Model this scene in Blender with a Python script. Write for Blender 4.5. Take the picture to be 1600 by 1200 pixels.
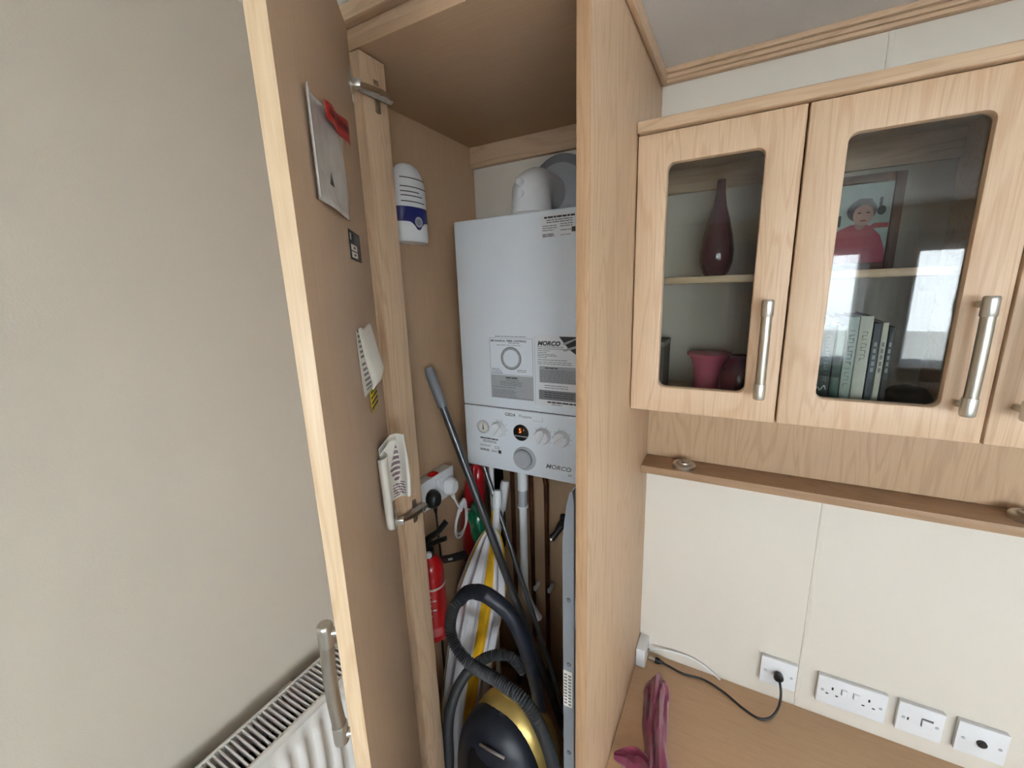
import bpy, bmesh, math, random
from mathutils import Vector, Matrix, noise
random.seed(7)
S = bpy.context.scene
for o in list(bpy.data.objects): bpy.data.objects.remove(o)
C = S.collection
# ------------------------------------------------------------------ camera
YAW, PITCH, ROLL, FPX = math.radians(-28.833), math.radians(-12.612), math.radians(-1.892), 649.3
CAM = Vector((0, 0, 1.59))
fw = Vector((math.sin(YAW)*math.cos(PITCH), math.cos(YAW)*math.cos(PITCH), math.sin(PITCH)))
rt = Vector((math.cos(YAW), -math.sin(YAW), 0)); up = rt.cross(fw)
rt2 = rt*math.cos(ROLL) + up*math.sin(ROLL); up2 = -rt*math.sin(ROLL) + up*math.cos(ROLL)
cd = bpy.data.cameras.new('camera'); cam = bpy.data.objects.new('camera', cd); C.objects.link(cam)
cd.sensor_width = 36; cd.lens = FPX/1600*36; cd.clip_start = 0.02
m = Matrix((rt2, up2, -fw)).transposed().to_4x4(); m.translation = CAM
cam.matrix_world = m
S.camera = cam
# ------------------------------------------------------------------ daylight (overcast sky outside, through the windows)
W = bpy.data.worlds.new('overcast_sky'); S.world = W; W.use_nodes = True
bgn = W.node_tree.nodes['Background']
bgn.inputs[0].default_value = (0.87, 0.935, 1.0, 1); bgn.inputs[1].default_value = 29.0
S.view_settings.view_transform = 'Standard'; S.view_settings.look = 'None'
S.view_settings.exposure = 0.0; S.view_settings.gamma = 1.0; S.view_settings.use_curve_mapping = False
# room extents: back wall y=1.2, far wall y=-2.2, left wall x=-.80, end wall x=3.4, ceiling z=2.092
XL, XR, YB, YF, ZC = -0.80, 3.4, 1.2, -2.2, 2.092
# windows: (axis wall, a0, a1, z0, z1)
WIN_F = [(0.12, 0.80, 0.95, 1.82), (1.05, 2.05, 0.95, 1.82), (2.25, 3.25, 0.95, 1.82)]
WIN_E = []
def portal(name, loc, rot, sx, sy):
    l = bpy.data.lights.new(name, 'AREA'); l.shape = 'RECTANGLE'; l.size = sx; l.size_y = sy
    l.cycles.is_portal = True
    o = bpy.data.objects.new(name, l); C.objects.link(o); o.location = loc; o.rotation_euler = rot
for i, (a, b, z0, z1) in enumerate(WIN_F):
    portal('window_portal', ((a+b)/2, YF-0.09, (z0+z1)/2), (math.radians(90), 0, math.pi), b-a, z1-z0)
for i, (a, b, z0, z1) in enumerate(WIN_E):
    portal('window_portal', (XR+0.09, (a+b)/2, (z0+z1)/2), (math.radians(90), 0, math.radians(90)), b-a, z1-z0)

# ------------------------------------------------------------------ materials
def srgb(r, g, b):
    f = lambda c: ((c/255+0.055)/1.055)**2.4 if c/255 > 0.04045 else c/255/12.92
    return (f(r), f(g), f(b), 1)
def newmat(name):
    mt = bpy.data.materials.new(name); mt.use_nodes = True
    nt = mt.node_tree; return mt, nt, nt.nodes['Principled BSDF']
def plain(name, col, rough=0.5, metal=0.0, var=0.05, scale=12.0, bump=0.0, bscale=200.0, spec=0.5, coat=0.0, sheen=0.0):
    mt, nt, p = newmat(name); N = nt.nodes; L = nt.links
    tc = N.new('ShaderNodeTexCoord'); nz = N.new('ShaderNodeTexNoise'); nz.inputs['Scale'].default_value = scale; nz.inputs['Detail'].default_value = 4
    L.new(tc.outputs['Object'], nz.inputs['Vector'])
    rp = N.new('ShaderNodeValToRGB'); c = srgb(*col)
    rp.color_ramp.elements[0].position = 0.3; rp.color_ramp.elements[1].position = 0.7
    rp.color_ramp.elements[0].color = tuple(x*(1-var) for x in c[:3])+(1,); rp.color_ramp.elements[1].color = tuple(min(1, x*(1+var)) for x in c[:3])+(1,)
    L.new(nz.outputs['Fac'], rp.inputs[0]); L.new(rp.outputs[0], p.inputs['Base Color'])
    p.inputs['Roughness'].default_value = rough; p.inputs['Metallic'].default_value = metal
    p.inputs['Specular IOR Level'].default_value = spec; p.inputs['Coat Weight'].default_value = coat
    p.inputs['Sheen Weight'].default_value = sheen
    if bump:
        n2 = N.new('ShaderNodeTexNoise'); n2.inputs['Scale'].default_value = bscale; n2.inputs['Detail'].default_value = 3
        L.new(tc.outputs['Object'], n2.inputs['Vector'])
        b = N.new('ShaderNodeBump'); b.inputs['Strength'].default_value = bump; b.inputs['Distance'].default_value = 0.002
        L.new(n2.outputs['Fac'], b.inputs['Height']); L.new(b.outputs[0], p.inputs['Normal'])
    return mt
def wood(name, axis='z', light=(212, 185, 155), dark=(184, 150, 118), rough=0.42, off=0.0, grain=1.0):
    mt, nt, p = newmat(name); N = nt.nodes; L = nt.links
    tc = N.new('ShaderNodeTexCoord')
    def mapped(across, along):
        mp = N.new('ShaderNodeMapping'); s = [across]*3; s['xyz'.index(axis)] = along
        mp.inputs['Scale'].default_value = s; mp.inputs['Location'].default_value = (off, off*1.7, off*0.6)
        L.new(tc.outputs['Object'], mp.inputs['Vector']); return mp
    m1 = mapped(9, 0.9); n1 = N.new('ShaderNodeTexNoise'); n1.inputs['Scale'].default_value = 1.6; n1.inputs['Detail'].default_value = 2; n1.inputs['Distortion'].default_value = 0.6
    L.new(m1.outputs[0], n1.inputs['Vector'])
    # contour lines of the slow noise give cathedral grain
    ml = N.new('ShaderNodeMath'); ml.operation = 'MULTIPLY'; ml.inputs[1].default_value = 70
    L.new(n1.outputs['Fac'], ml.inputs[0])
    sn = N.new('ShaderNodeMath'); sn.operation = 'SINE'; L.new(ml.outputs[0], sn.inputs[0])
    pw = N.new('ShaderNodeMapRange'); pw.inputs['From Min'].default_value = 0.2; pw.inputs['From Max'].default_value = 1.0
    L.new(sn.outputs[0], pw.inputs['Value'])
    m2 = mapped(160, 5); n2 = N.new('ShaderNodeTexNoise'); n2.inputs['Scale'].default_value = 2.5; n2.inputs['Detail'].default_value = 3
    L.new(m2.outputs[0], n2.inputs['Vector'])
    ad = N.new('ShaderNodeMath'); ad.operation = 'MULTIPLY_ADD'; ad.inputs[1].default_value = 0.34*grain
    L.new(pw.outputs[0], ad.inputs[0])
    a2 = N.new('ShaderNodeMath'); a2.operation = 'MULTIPLY_ADD'; a2.inputs[1].default_value = 0.9; a2.inputs[2].default_value = -0.2
    L.new(n2.outputs['Fac'], a2.inputs[0]); L.new(a2.outputs[0], ad.inputs[2])
    rp = N.new('ShaderNodeValToRGB'); rp.color_ramp.elements[0].color = srgb(*light); rp.color_ramp.elements[1].color = srgb(*dark)
    L.new(ad.outputs[0], rp.inputs[0]); L.new(rp.outputs[0], p.inputs['Base Color'])
    p.inputs['Roughness'].default_value = rough; p.inputs['Specular IOR Level'].default_value = 0.35
    b = N.new('ShaderNodeBump'); b.inputs['Strength'].default_value = 0.08; b.inputs['Distance'].default_value = 0.001
    L.new(n2.outputs['Fac'], b.inputs['Height']); L.new(b.outputs[0], p.inputs['Normal'])
    return mt
def glass(name, tint=(0.93, 0.96, 0.95), base=0.05):
    mt = bpy.data.materials.new(name); mt.use_nodes = True; nt = mt.node_tree; N = nt.nodes; L = nt.links
    N.remove(N['Principled BSDF']); out = N['Material Output']
    tr = N.new('ShaderNodeBsdfTransparent'); tr.inputs[0].default_value = tint+(1,)
    gl = N.new('ShaderNodeBsdfGlossy'); gl.inputs['Roughness'].default_value = 0.0
    lw = N.new('ShaderNodeLayerWeight'); lw.inputs[0].default_value = 0.5
    pw = N.new('ShaderNodeMath'); pw.operation = 'POWER'; pw.inputs[1].default_value = 5; L.new(lw.outputs['Facing'], pw.inputs[0])
    ma = N.new('ShaderNodeMath'); ma.operation = 'MULTIPLY_ADD'; ma.inputs[1].default_value = 1-base; ma.inputs[2].default_value = base
    L.new(pw.outputs[0], ma.inputs[0])
    mx = N.new('ShaderNodeMixShader'); L.new(ma.outputs[0], mx.inputs[0]); L.new(tr.outputs[0], mx.inputs[1]); L.new(gl.outputs[0], mx.inputs[2])
    L.new(mx.outputs[0], out.inputs['Surface']); return mt
def sheer(name, col, t):
    mt = bpy.data.materials.new(name); mt.use_nodes = True; nt = mt.node_tree; N = nt.nodes; L = nt.links
    N.remove(N['Principled BSDF']); out = N['Material Output']
    tr = N.new('ShaderNodeBsdfTransparent'); tl = N.new('ShaderNodeBsdfTranslucent'); tl.inputs[0].default_value = srgb(*col)
    df = N.new('ShaderNodeBsdfDiffuse'); df.inputs[0].default_value = srgb(*col)
    m1 = N.new('ShaderNodeMixShader'); m1.inputs[0].default_value = 0.4; L.new(tl.outputs[0], m1.inputs[1]); L.new(df.outputs[0], m1.inputs[2])
    tc = N.new('ShaderNodeTexCoord'); wv = N.new('ShaderNodeTexWave'); wv.bands_direction = 'Z'; wv.inputs['Scale'].default_value = 7
    L.new(tc.outputs['Object'], wv.inputs['Vector'])
    mr = N.new('ShaderNodeMapRange'); mr.inputs['To Min'].default_value = 1-t-0.06; mr.inputs['To Max'].default_value = 1-t+0.06; L.new(wv.outputs['Fac'], mr.inputs['Value'])
    m2 = N.new('ShaderNodeMixShader'); L.new(mr.outputs[0], m2.inputs[0]); L.new(tr.outputs[0], m2.inputs[1]); L.new(m1.outputs[0], m2.inputs[2])
    L.new(m2.outputs[0], out.inputs['Surface']); return mt
def emis(name, col, s):
    mt, nt, p = newmat(name); p.inputs['Base Color'].default_value = (0.02, 0.01, 0.0, 1)
    p.inputs['Emission Color'].default_value = srgb(*col); p.inputs['Emission Strength'].default_value = s; return mt
WZ = wood('oak_vertical', 'z'); WX = wood('oak_along_wall', 'x'); WY = wood('oak_along_depth', 'y')
WD1 = wood('oak_door_a', 'z', off=3.1, light=(216, 189, 159), dark=(190, 153, 119)); WD2 = wood('oak_door_b', 'z', off=7.7, light=(216, 189, 159), dark=(190, 153, 119)); WD3 = wood('oak_door_c', 'z', off=11.3, light=(216, 189, 159), dark=(190, 153, 119))
WI = wood('oak_door_inner', 'z', off=5.2, light=(202, 175, 148), dark=(182, 152, 125), grain=0.3)
WPLY = wood('shade_toned_lining', 'z', off=2.0, light=(190, 160, 128), dark=(168, 138, 108), grain=0.2)  # brown lining board, darkened further for the shade inside the cupboard
WTOP = wood('oak_worktop', 'x', off=4.0, light=(206, 174, 140), dark=(182, 148, 114), grain=0.35)
EDGE = wood('oak_edge_lit_tone', 'z', off=9, light=(232, 206, 172), dark=(206, 172, 132), rough=0.35)  # paler than the other oak: window light on the door edge is in the colour
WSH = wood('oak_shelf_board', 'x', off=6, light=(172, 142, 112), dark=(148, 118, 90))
GREIGE = plain('greige_wallpaper', (216, 207, 192), 0.75, var=0.02, scale=3, bump=0.12, bscale=350)
CREAM = plain('cream_wallboard', (224, 217, 205), 0.6, var=0.015, scale=3, bump=0.10, bscale=450)
CEIL = plain('white_ceiling_board', (248, 248, 250), 0.7, var=0.02, bump=0.1, bscale=300)
CARPET = plain('pale_carpet', (212, 206, 198), 0.95, var=0.2, scale=60, bump=0.6, bscale=600)  # floor out of view, paled so it bounces light onto the ceiling
WHITE = plain('white_plastic', (236, 238, 240), 0.35, var=0.01)
BOILW = plain('boiler_white_enamel', (236, 242, 247), 0.32, var=0.01)
RADW = plain('radiator_white_enamel', (236, 234, 228), 0.3, var=0.01)
DARKM = plain('dark_void', (24, 24, 24), 0.8, var=0.1)
GREYL = plain('light_grey_plastic', (176, 180, 184), 0.45)
GREYM = plain('mid_grey_plastic', (128, 132, 136), 0.45)
PRINT = plain('black_print', (38, 38, 40), 0.6); PRINTG = plain('grey_print', (120, 122, 124), 0.6); PRINTL = plain('pale_grey_print', (172, 174, 176), 0.6)
BLACK = plain('black_plastic', (20, 20, 22), 0.38, var=0.1); NAVY = plain('navy_black_plastic', (26, 31, 42), 0.42, var=0.08)
GOLD = plain('gold_plastic', (198, 172, 100), 0.35, metal=0.55, var=0.06)
STEEL = plain('brushed_nickel', (190, 186, 176), 0.38, metal=1.0, var=0.05, scale=60)
CHROME = plain('bright_nickel', (214, 212, 206), 0.32, metal=1.0, var=0.02)
HINGE = plain('hinge_steel', (190, 180, 166), 0.28, metal=1.0, var=0.1, scale=80)
COPPER = plain('tarnished_copper', (112, 70, 48), 0.45, metal=0.8, var=0.25, scale=20)
ALU = plain('ladder_aluminium', (168, 178, 188), 0.4, metal=0.55, var=0.04)
TUBEG = plain('dark_grey_metal_tube', (96, 98, 100), 0.33, metal=0.7, var=0.05)
RED = plain('extinguisher_red', (176, 14, 22), 0.28, var=0.03, coat=0.4)
REDB = plain('red_shiny_bag', (168, 16, 30), 0.3, var=0.15, scale=30, coat=0.4); GREENB = plain('green_shiny_bag', (10, 92, 60), 0.22, var=0.2, scale=25, coat=0.6)
FABW = plain('white_fabric', (224, 222, 224), 0.8, var=0.04, bump=0.2); FABY = plain('yellow_fabric', (226, 176, 20), 0.75, var=0.08, bump=0.2); FABG = plain('pale_grey_fabric', (188, 186, 190), 0.8)
PAPER = plain('paper', (226, 222, 212), 0.7, var=0.03); POLY = plain('clear_grey_wallet_film', (226, 227, 226), 0.22, var=0.10, scale=40, bump=0.5, bscale=50, coat=0.5)
REDP = plain('red_print', (170, 40, 38), 0.5, var=0.15, scale=80); YELP = plain('yellow_print', (206, 182, 20), 0.5)
BLUE = plain('dark_blue_print', (28, 34, 96), 0.45)
BURG = plain('burgundy_cloth', (126, 46, 74), 0.85, var=0.12, scale=40, bump=0.3, bscale=300, sheen=0.3)
PLUM = plain('plum_glass', (72, 20, 40), 0.08, var=0.1, coat=0.6); PINK = plain('pink_glazed_china', (186, 84, 110), 0.25); WINE = plain('dark_wine_glaze', (80, 16, 34), 0.2)
GLS = glass('cabinet_glass', (0.84, 0.86, 0.845), 0.04); WGL = glass('window_glass', (0.97, 0.98, 0.98), 0.04)
NET = sheer('net_curtain_voile', (238, 240, 244), 0.62); CURT = plain('grey_lilac_curtain', (186, 184, 200), 0.9, var=0.08, bump=0.2)
SOFA = plain('taupe_sofa_fabric', (112, 100, 90), 0.95, var=0.1, scale=30, bump=0.4); SOFC = plain('grey_cushion_fabric', (158, 154, 152), 0.95, var=0.1, bump=0.3)
UPVC = plain('white_upvc', (240, 240, 240), 0.35)
LED = emis('display_digit', (255, 140, 60), 1.6); NEON = plain('red_neon_cover', (210, 20, 16), 0.25, coat=0.5)

# ------------------------------------------------------------------ mesh helpers
class MB:
    def __init__(s): s.bm = bmesh.new(); s.mi = 0
    def _fin(s, faces):
        for f in faces: f.material_index = s.mi
    def box(s, x0, x1, y0, y1, z0, z1, bev=0.0, seg=2):
        b = s.bm; P = [(x, y, z) for x in (x0, x1) for y in (y0, y1) for z in (z0, z1)]
        v = [b.verts.new(p) for p in P]
        F = [(0, 1, 3, 2), (4, 6, 7, 5), (0, 4, 5, 1), (2, 3, 7, 6), (0, 2, 6, 4), (1, 5, 7, 3)]
        fs = [b.faces.new([v[i] for i in f]) for f in F]
        s._fin(fs)
        if bev:
            es = list({e for f in fs for e in f.edges})
            r = bmesh.ops.bevel(b, geom=es, offset=bev, segments=seg, affect='EDGES', profile=0.5)
            s._fin(r['faces'])
        return s
    def obox(s, o, u, v, w, bev=0.0):   # oriented box: corner o, edge vectors u v w
        n0 = len(s.bm.verts); o, u, v, w = Vector(o), Vector(u), Vector(v), Vector(w)
        vs = [s.bm.verts.new(o+u*a+v*b_+w*c) for a in (0, 1) for b_ in (0, 1) for c in (0, 1)]
        F = [(0, 1, 3, 2), (4, 6, 7, 5), (0, 4, 5, 1), (2, 3, 7, 6), (0, 2, 6, 4), (1, 5, 7, 3)]
        fs = [s.bm.faces.new([vs[i] for i in f]) for f in F]; s._fin(fs)
        if bev:
            r = bmesh.ops.bevel(s.bm, geom=list({e for f in fs for e in f.edges}), offset=bev, segments=2, affect='EDGES', profile=0.5); s._fin(r['faces'])
        return s
    def rings(s, R, close=True, cap=True):
        b = s.bm; V = [[b.verts.new(p) for p in r] for r in R]; fs = []
        n = len(R[0])
        for i in range(len(V)-1):
            for j in range(n if close else n-1):
                k = (j+1) % n
                fs.append(b.faces.new((V[i][j], V[i][k], V[i+1][k], V[i+1][j])))
        if cap and close:
            fs.append(b.faces.new(list(reversed(V[0])))); fs.append(b.faces.new(V[-1]))
        s._fin(fs); return s
    def tube(s, pts, r, n=14, cap=True, flat=1.0):
        pts = [Vector(p) for p in pts]; rr = r if isinstance(r, (list, tuple)) else [r]*len(pts)
        R = []; t0 = (pts[1]-pts[0]).normalized()
        a = Vector((0, 0, 1)) if abs(t0.z) < 0.9 else Vector((1, 0, 0))
        nrm = (a-t0*a.dot(t0)).normalized()
        for i, p in enumerate(pts):
            t = (pts[min(i+1, len(pts)-1)]-pts[max(i-1, 0)]).normalized()
            nrm = (nrm-t*nrm.dot(t)).normalized(); bn = t.cross(nrm)
            R.append([p+(nrm*math.cos(q)+bn*math.sin(q)*flat)*rr[i] for q in [2*math.pi*k/n for k in range(n)]])
        return s.rings(R, True, cap)
    def cyl(s, p0, p1, r0, r1=None, n=24): return s.tube([p0, p1], [r0, r0 if r1 is None else r1], n)
    def lathe(s, prof, c, axis=(0, 0, 1), n=28, sx=1.0):   # prof: (radius, height)
        ax = Vector(axis).normalized(); a = Vector((1, 0, 0)) if abs(ax.x) < 0.9 else Vector((0, 1, 0))
        u = (a-ax*a.dot(ax)).normalized(); w = ax.cross(u); c = Vector(c)
        return s.rings([[c+ax*h+(u*math.cos(q)*sx+w*math.sin(q))*max(r, 1e-5) for q in [2*math.pi*k/n for k in range(n)]] for r, h in prof])
    def prism(s, pts, ext):      # planar polygon + extrusion vector
        b = s.bm; e = Vector(ext); A = [b.verts.new(p) for p in pts]; B = [b.verts.new(Vector(p)+e) for p in pts]; n = len(A)
        fs = [b.faces.new(A), b.faces.new(list(reversed(B)))]
        for i in range(n): fs.append(b.faces.new((A[i], B[i], B[(i+1) % n], A[(i+1) % n])))
        s._fin(fs); return s
    def grid(s, G, thick=None):   # G[i][j] points, open sheet; thick = offset function/vector
        s.rings([list(r) for r in G], close=False, cap=False); return s
    def build(s, name, mats, parent=None, smooth=40, label=None, solid=0.0):
        bmesh.ops.recalc_face_normals(s.bm, faces=s.bm.faces)
        me = bpy.data.meshes.new(name); s.bm.to_mesh(me); s.bm.free()
        for mt in (mats if isinstance(mats, (list, tuple)) else [mats]): me.materials.append(mt)
        if smooth:
            for p in me.polygons: p.use_smooth = True
            me.set_sharp_from_angle(angle=math.radians(smooth))
        o = bpy.data.objects.new(name, me); C.objects.link(o)
        if solid:
            md = o.modifiers.new('thickness', 'SOLIDIFY'); md.thickness = solid; md.offset = 0
        adopt(o, parent)
        if label: o['label'] = label
        return o
def adopt(o, parent):
    if parent is None: return
    o.parent = parent
    if parent.type == 'EMPTY': o.matrix_parent_inverse = Matrix.Translation(-parent.location)
def thing(name, label, cat, loc=(0, 0, 0), group=None):
    o = bpy.data.objects.new(name, None); C.objects.link(o); o.location = loc; o.empty_display_size = 0.05
    return tag(o, label, cat, group)
def tag(o, label, cat, group=None):
    o['label'] = label; o['category'] = cat
    if group: o['group'] = group
    return o
def struct(o): o['kind'] = 'structure'; return o
def smoothpath(P, k=8):
    P = [Vector(p) for p in P]; out = []
    for i in range(len(P)-1):
        p0, p1, p2, p3 = P[max(i-1, 0)], P[i], P[i+1], P[min(i+2, len(P)-1)]
        for j in range(k):
            t = j/k
            out.append(0.5*((2*p1)+(p2-p0)*t+(2*p0-5*p1+4*p2-p3)*t*t+(3*p1-p0-3*p2+p3)*t**3))
    out.append(P[-1]); return out
def text(s, size, o, xdir, ydir, mat, name, parent, bold=0.0, shear=0.0, align='LEFT', wid=1.0):
    cu = bpy.data.curves.new('t', 'FONT'); cu.body = s; cu.size = size; cu.offset = bold; cu.shear = shear; cu.align_x = align; cu.resolution_u = 3
    ob = bpy.data.objects.new('t', cu); C.objects.link(ob)
    dg = bpy.context.evaluated_depsgraph_get(); me = bpy.data.meshes.new_from_object(ob.evaluated_get(dg))
    bpy.data.objects.remove(ob); bpy.data.curves.remove(cu)
    xd, yd = Vector(xdir).normalized(), Vector(ydir).normalized(); o = Vector(o)
    for v in me.vertices: v.co = o+xd*v.co.x*wid+yd*v.co.y
    me.name = name; me.materials.clear(); me.materials.append(mat)
    t = bpy.data.objects.new(name, me); C.objects.link(t); adopt(t, parent); return t
X3, Y3, Z3 = Vector((1, 0, 0)), Vector((0, 1, 0)), Vector((0, 0, 1))

# ================================================================== ROOM SHELL
wb = struct(MB().box(XL-.06, XR+.06, YB, YB+.05, 0, ZC).build('wall_back', CREAM, smooth=0))
for sx in (0.221, 1.43):
    MB().box(sx-.005, sx+.005, YB-.0016, YB+.002, 0.42, ZC, .0007).build('joint_strip', CREAM, wb)
struct(MB().box(XL-.06, XL, YF-.06, YB, 0, ZC).build('wall_left', GREIGE, smooth=0))
def holed_wall(name, along, w0, w1, p0, p1, wins, mat):
    b = MB()
    def bx(a0, a1, z0, z1):
        if along == 'x': b.box(a0, a1, p0, p1, z0, z1)
        else: b.box(p0, p1, a0, a1, z0, z1)
    a = w0
    for (s, e, z0, z1) in wins:
        bx(a, s, 0, ZC); bx(s, e, 0, z0); bx(s, e, z1, ZC); a = e
    bx(a, w1, 0, ZC); return struct(b.build(name, mat, smooth=0))
holed_wall('wall_front', 'x', XL-.06, XR+.06, YF-.06, YF, WIN_F, CREAM)
holed_wall('wall_right', 'y', YF, YB, XR, XR+.06, WIN_E, CREAM)
struct(MB().box(XL-.06, XR+.06, YF-.06, YB+.05, -.05, 0).build('floor', CARPET, smooth=0))
struct(MB().box(XL-.06, XR+.06, YF-.06, YB+.05, ZC, ZC+.05).build('ceiling', CEIL, smooth=0))
# ceiling moulding along the back wall (stepped oak cornice)
tb = MB()
for y0, z0, z1 in ((1.184, 2.066, 2.092), (1.176, 2.073, 2.092), (1.166, 2.081, 2.092)):
    tb.box(-.21, XR, y0, YB+.001, z0, z1, .002)
struct(tb.build('trim_1', WX))
# windows with frames
def window(n, along, a0, a1, z0, z1):
    f = MB(); t = .045
    def bx(b, s, e, q0, q1, d0, d1, bev=.004):
        if along == 'x': b.box(s, e, YF-.055+d0, YF-.055+d1, q0, q1, bev)
        else: b.box(XR+.055-d1, XR+.055-d0, s, e, q0, q1, bev)
    bx(f, a0, a0+t, z0, z1, 0, .05); bx(f, a1-t, a1, z0, z1, 0, .05); bx(f, a0+t, a1-t, z0, z0+t, 0, .05); bx(f, a0+t, a1-t, z1-t, z1, 0, .05)
    w = struct(f.build('window_%d' % n, UPVC))
    g = MB(); bx(g, a0+t, a1-t, z0+t, z1-t, .02, .026, 0); g.build('window_pane', WGL, w, 0)
    s = MB(); bx(s, a0-.03, a1+.03, z0-.02, z0, .03, .12); s.build('window_sill', UPVC, w)
k = 1
for wv in WIN_F: window(k, 'x', *wv); k += 1
for wv in WIN_E: window(k, 'y', *wv); k += 1
# ================================================================== BOILER CUPBOARD
YC = 0.628
cup = thing('boiler_cupboard', 'tall oak cupboard with its door open, holding the white boiler', 'cupboard', (-.5, .9, 0))
MB().box(-.228, -.21, .637, YB-.001, 0, ZC-.001, .0015).build('side_panel', WZ, cup)
MB().box(-.2295, -.2085, .634, .638, 0, ZC-.001, .0012).build('edge_band', wood('oak_edge_strip', 'z', off=13, light=(194, 158, 122), dark=(170, 134, 100)), cup, label='oak edge strip on the front of the side panel')
MB().box(-.79, -.772, .69, YB-.001, 0, ZC-.001).build('side_panel', WPLY, cup)
MB().box(-.798, -.654, YC, YC+.018, 0, 2.021).box(-.654, -.636, YC, .69, 0, 2.021, .0015).build('front_stile', WZ, cup)
MB().box(-.772, -.229, YC, YB-.001, 2.023, 2.041, .001).build('top_panel', wood('oak_top_lining', 'x', off=8, light=(196, 164, 132), dark=(176, 144, 114), grain=.15), cup)
MB().box(-.798, -.2295, YC+.012, YC+.03, 2.041, ZC-.001).build('top_rail', WX, cup)
MB().box(-.798, -.2295, YC-.01, YC+.012, 2.064, ZC-.001, .003).build('top_moulding', WX, cup)
MB().box(-.21, -.198, .634, YB-.02, 2.058, ZC-.001, .004).build('top_bead', WY, cup)
MB().box(-.772, -.2285, YB-.02, YB-.001, 1.965, 2.023, .001).build('batten', WX, cup)
MB().box(-.772, -.2285, YB-.012, YB-.001, 0.1, 1.40).build('back_board', WPLY, cup)
MB().box(-.772, -.229, YC+.02, YB-.012, .082, .1).build('floor_board', WPLY, cup)
MB().box(-.772, -.229, YC+.02, YC+.036, 0, .082).build('plinth', WPLY, cup)
# door: opened 53 degrees, hinged on the stile
DH = Vector((-.648, .616, 0)); db = math.radians(37.8)
DU = Vector((math.sin(db), -math.cos(db), 0)); DN = Vector((math.cos(db), math.sin(db), 0))     # along the leaf, inner normal
def dp(u, z, n=0.0): return DH+DU*u+DN*n+Z3*z
door = MB().obox(dp(0, .09, -.018), DU*.4295, DN*.018, Z3*1.963, .0008).build('door', WI, cup)
MB().obox(dp(.4288, .09, -.0185), DU*.0018, DN*.019, Z3*1.963, .0006).build('door_edge_band', EDGE, door, label='lipping on the free edge of the door, paled for the window light on it')
def bar_handle(name, p_top, p_bot, out, parent, bow=.006, post=.036):
    """bow handle: bar with two capped ends standing off the face; out = unit vector away from the door"""
    pt, pb, out = Vector(p_top), Vector(p_bot), Vector(out); ax = (pb-pt); Lh = ax.length; ax.normalize()
    h = MB(); path = []; rad = []
    for i in range(25):
        t = i/24; path.append(pt+ax*(.022+(Lh-.044)*t)+out*(bow*math.sin(math.pi*t))); rad.append(.0088)
    h.tube(path, rad, 18, flat=1.0)
    o = h.build(name, STEEL, parent)
    for s, e in ((pt, ax), (pb, -ax)):
        c = MB(); c.lathe([(.0, 0), (.0080, .0004), (.0096, .0022), (.0100, .005), (.0102, .030), (.0098, .031), (.0, .031)], s, e, 22)
        c.cyl(s+e*.014-out*post, s+e*.014, .006, n=16)
        c.build('handle_end', CHROME, o)
    return o
bar_handle('handle', dp(.40, 1.185, -.041), dp(.40, .995, -.041), -DN, door, .003, .024)
def cup_hinge(zc, z2):
    h = MB()
    h.obox(dp(.004, zc-.028, .0003), DU*.012, DN*.0016, Z3*.056, .0005)                   # cup flange on the door
    h.lathe([(.0, 0), (.016, 0), (.016, .002), (.013, .003), (.0, .003)], dp(.014, zc, 0.0003), DN, 20)
    h.obox(dp(.006, zc-.006, .002), DU*.018, DN*.016, Z3*.014, .002)
    h.build('hinge_cup', CHROME, cup)
    a = MB(); z = zc
    a.tube([dp(.010, z, .012), (-.628, .638, z), (-.626, .655, z+.001), (-.627, .690, z)], [.0085, .010, .0105, .008], 6)
    a.box(-.6355, -.626, .648, .69, z-.007, z+.007, .002)
    a.cyl((-.620, .655, z-.002), (-.617, .655, z-.002), .004, n=10).cyl((-.622, .676, z-.002), (-.617, .676, z-.002), .0035, n=10)
    a.build('hinge_arm', HINGE, cup, label='dark steel hinge arm')
    p = MB(); p.box(-.6357, -.632, .655, .667, z-.03, z+.026, .0015); p.cyl((-.632, .661, z-.02), (-.630, .661, z-.02), .0035, n=10).cyl((-.632, .661, z+.018), (-.630, .661, z+.018), .0035, n=10)
    p.build('hinge_plate', HINGE, cup)
cup_hinge(1.957, 0); cup_hinge(1.098, 0)
# ---- things stuck to the door
w = thing('document_wallet', 'clear plastic document wallet with red strip taped to cupboard door', 'wallet', dp(.26, 1.70))
G = []
for i in range(15):
    s = i/14; row = []
    for j in range(13):
        t = j/12; u = .358-.170*t; z = 1.700+.113*s
        z += (.028*s)*t*(s)                                   # top edge rises towards the hinge
        n = .0025+.004*math.sin(t*7+s*4)*t+.012*(1-s)*t*math.sin(math.pi*t)+(.006 if j == 0 else 0)
        row.append(dp(u-.05*s*t*s, z, max(.0012, n)))
    G.append(row)
MB().grid(G).build('film_pocket', POLY, w, solid=.0012)
G = [[dp(.292-.140*t, 1.803+(.020+.012*t)*s+.012*t, .0105+.002*math.sin(9*t)) for t in [j/10 for j in range(11)]] for s in (0, .35, .7, 1)]
MB().grid(G).build('red_strip', REDP, w, solid=.001, label='red printed strip')
for i in range(7):
    t = .12+i*.115; u = .292-.140*t
    MB().obox(dp(u, 1.811+.018*t, .0132), DU*-.012, DN*.0004, Z3*.008).build('printed_letter', plain('dark_red_ink', (96, 18, 20), .6) if i == 0 else bpy.data.materials['dark_red_ink'], w)
tr = MB()
tr.prism([dp(.335, 1.718, .0155), dp(.318, 1.718, .0155), dp(.3265, 1.733, .0155)], DN*.0005).build('recycling_mark', PRINT, w)
st = thing('warning_sticker', 'small black sticker with two white boxes, low below the plastic wallet', 'sticker', dp(.14, 1.647))
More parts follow.
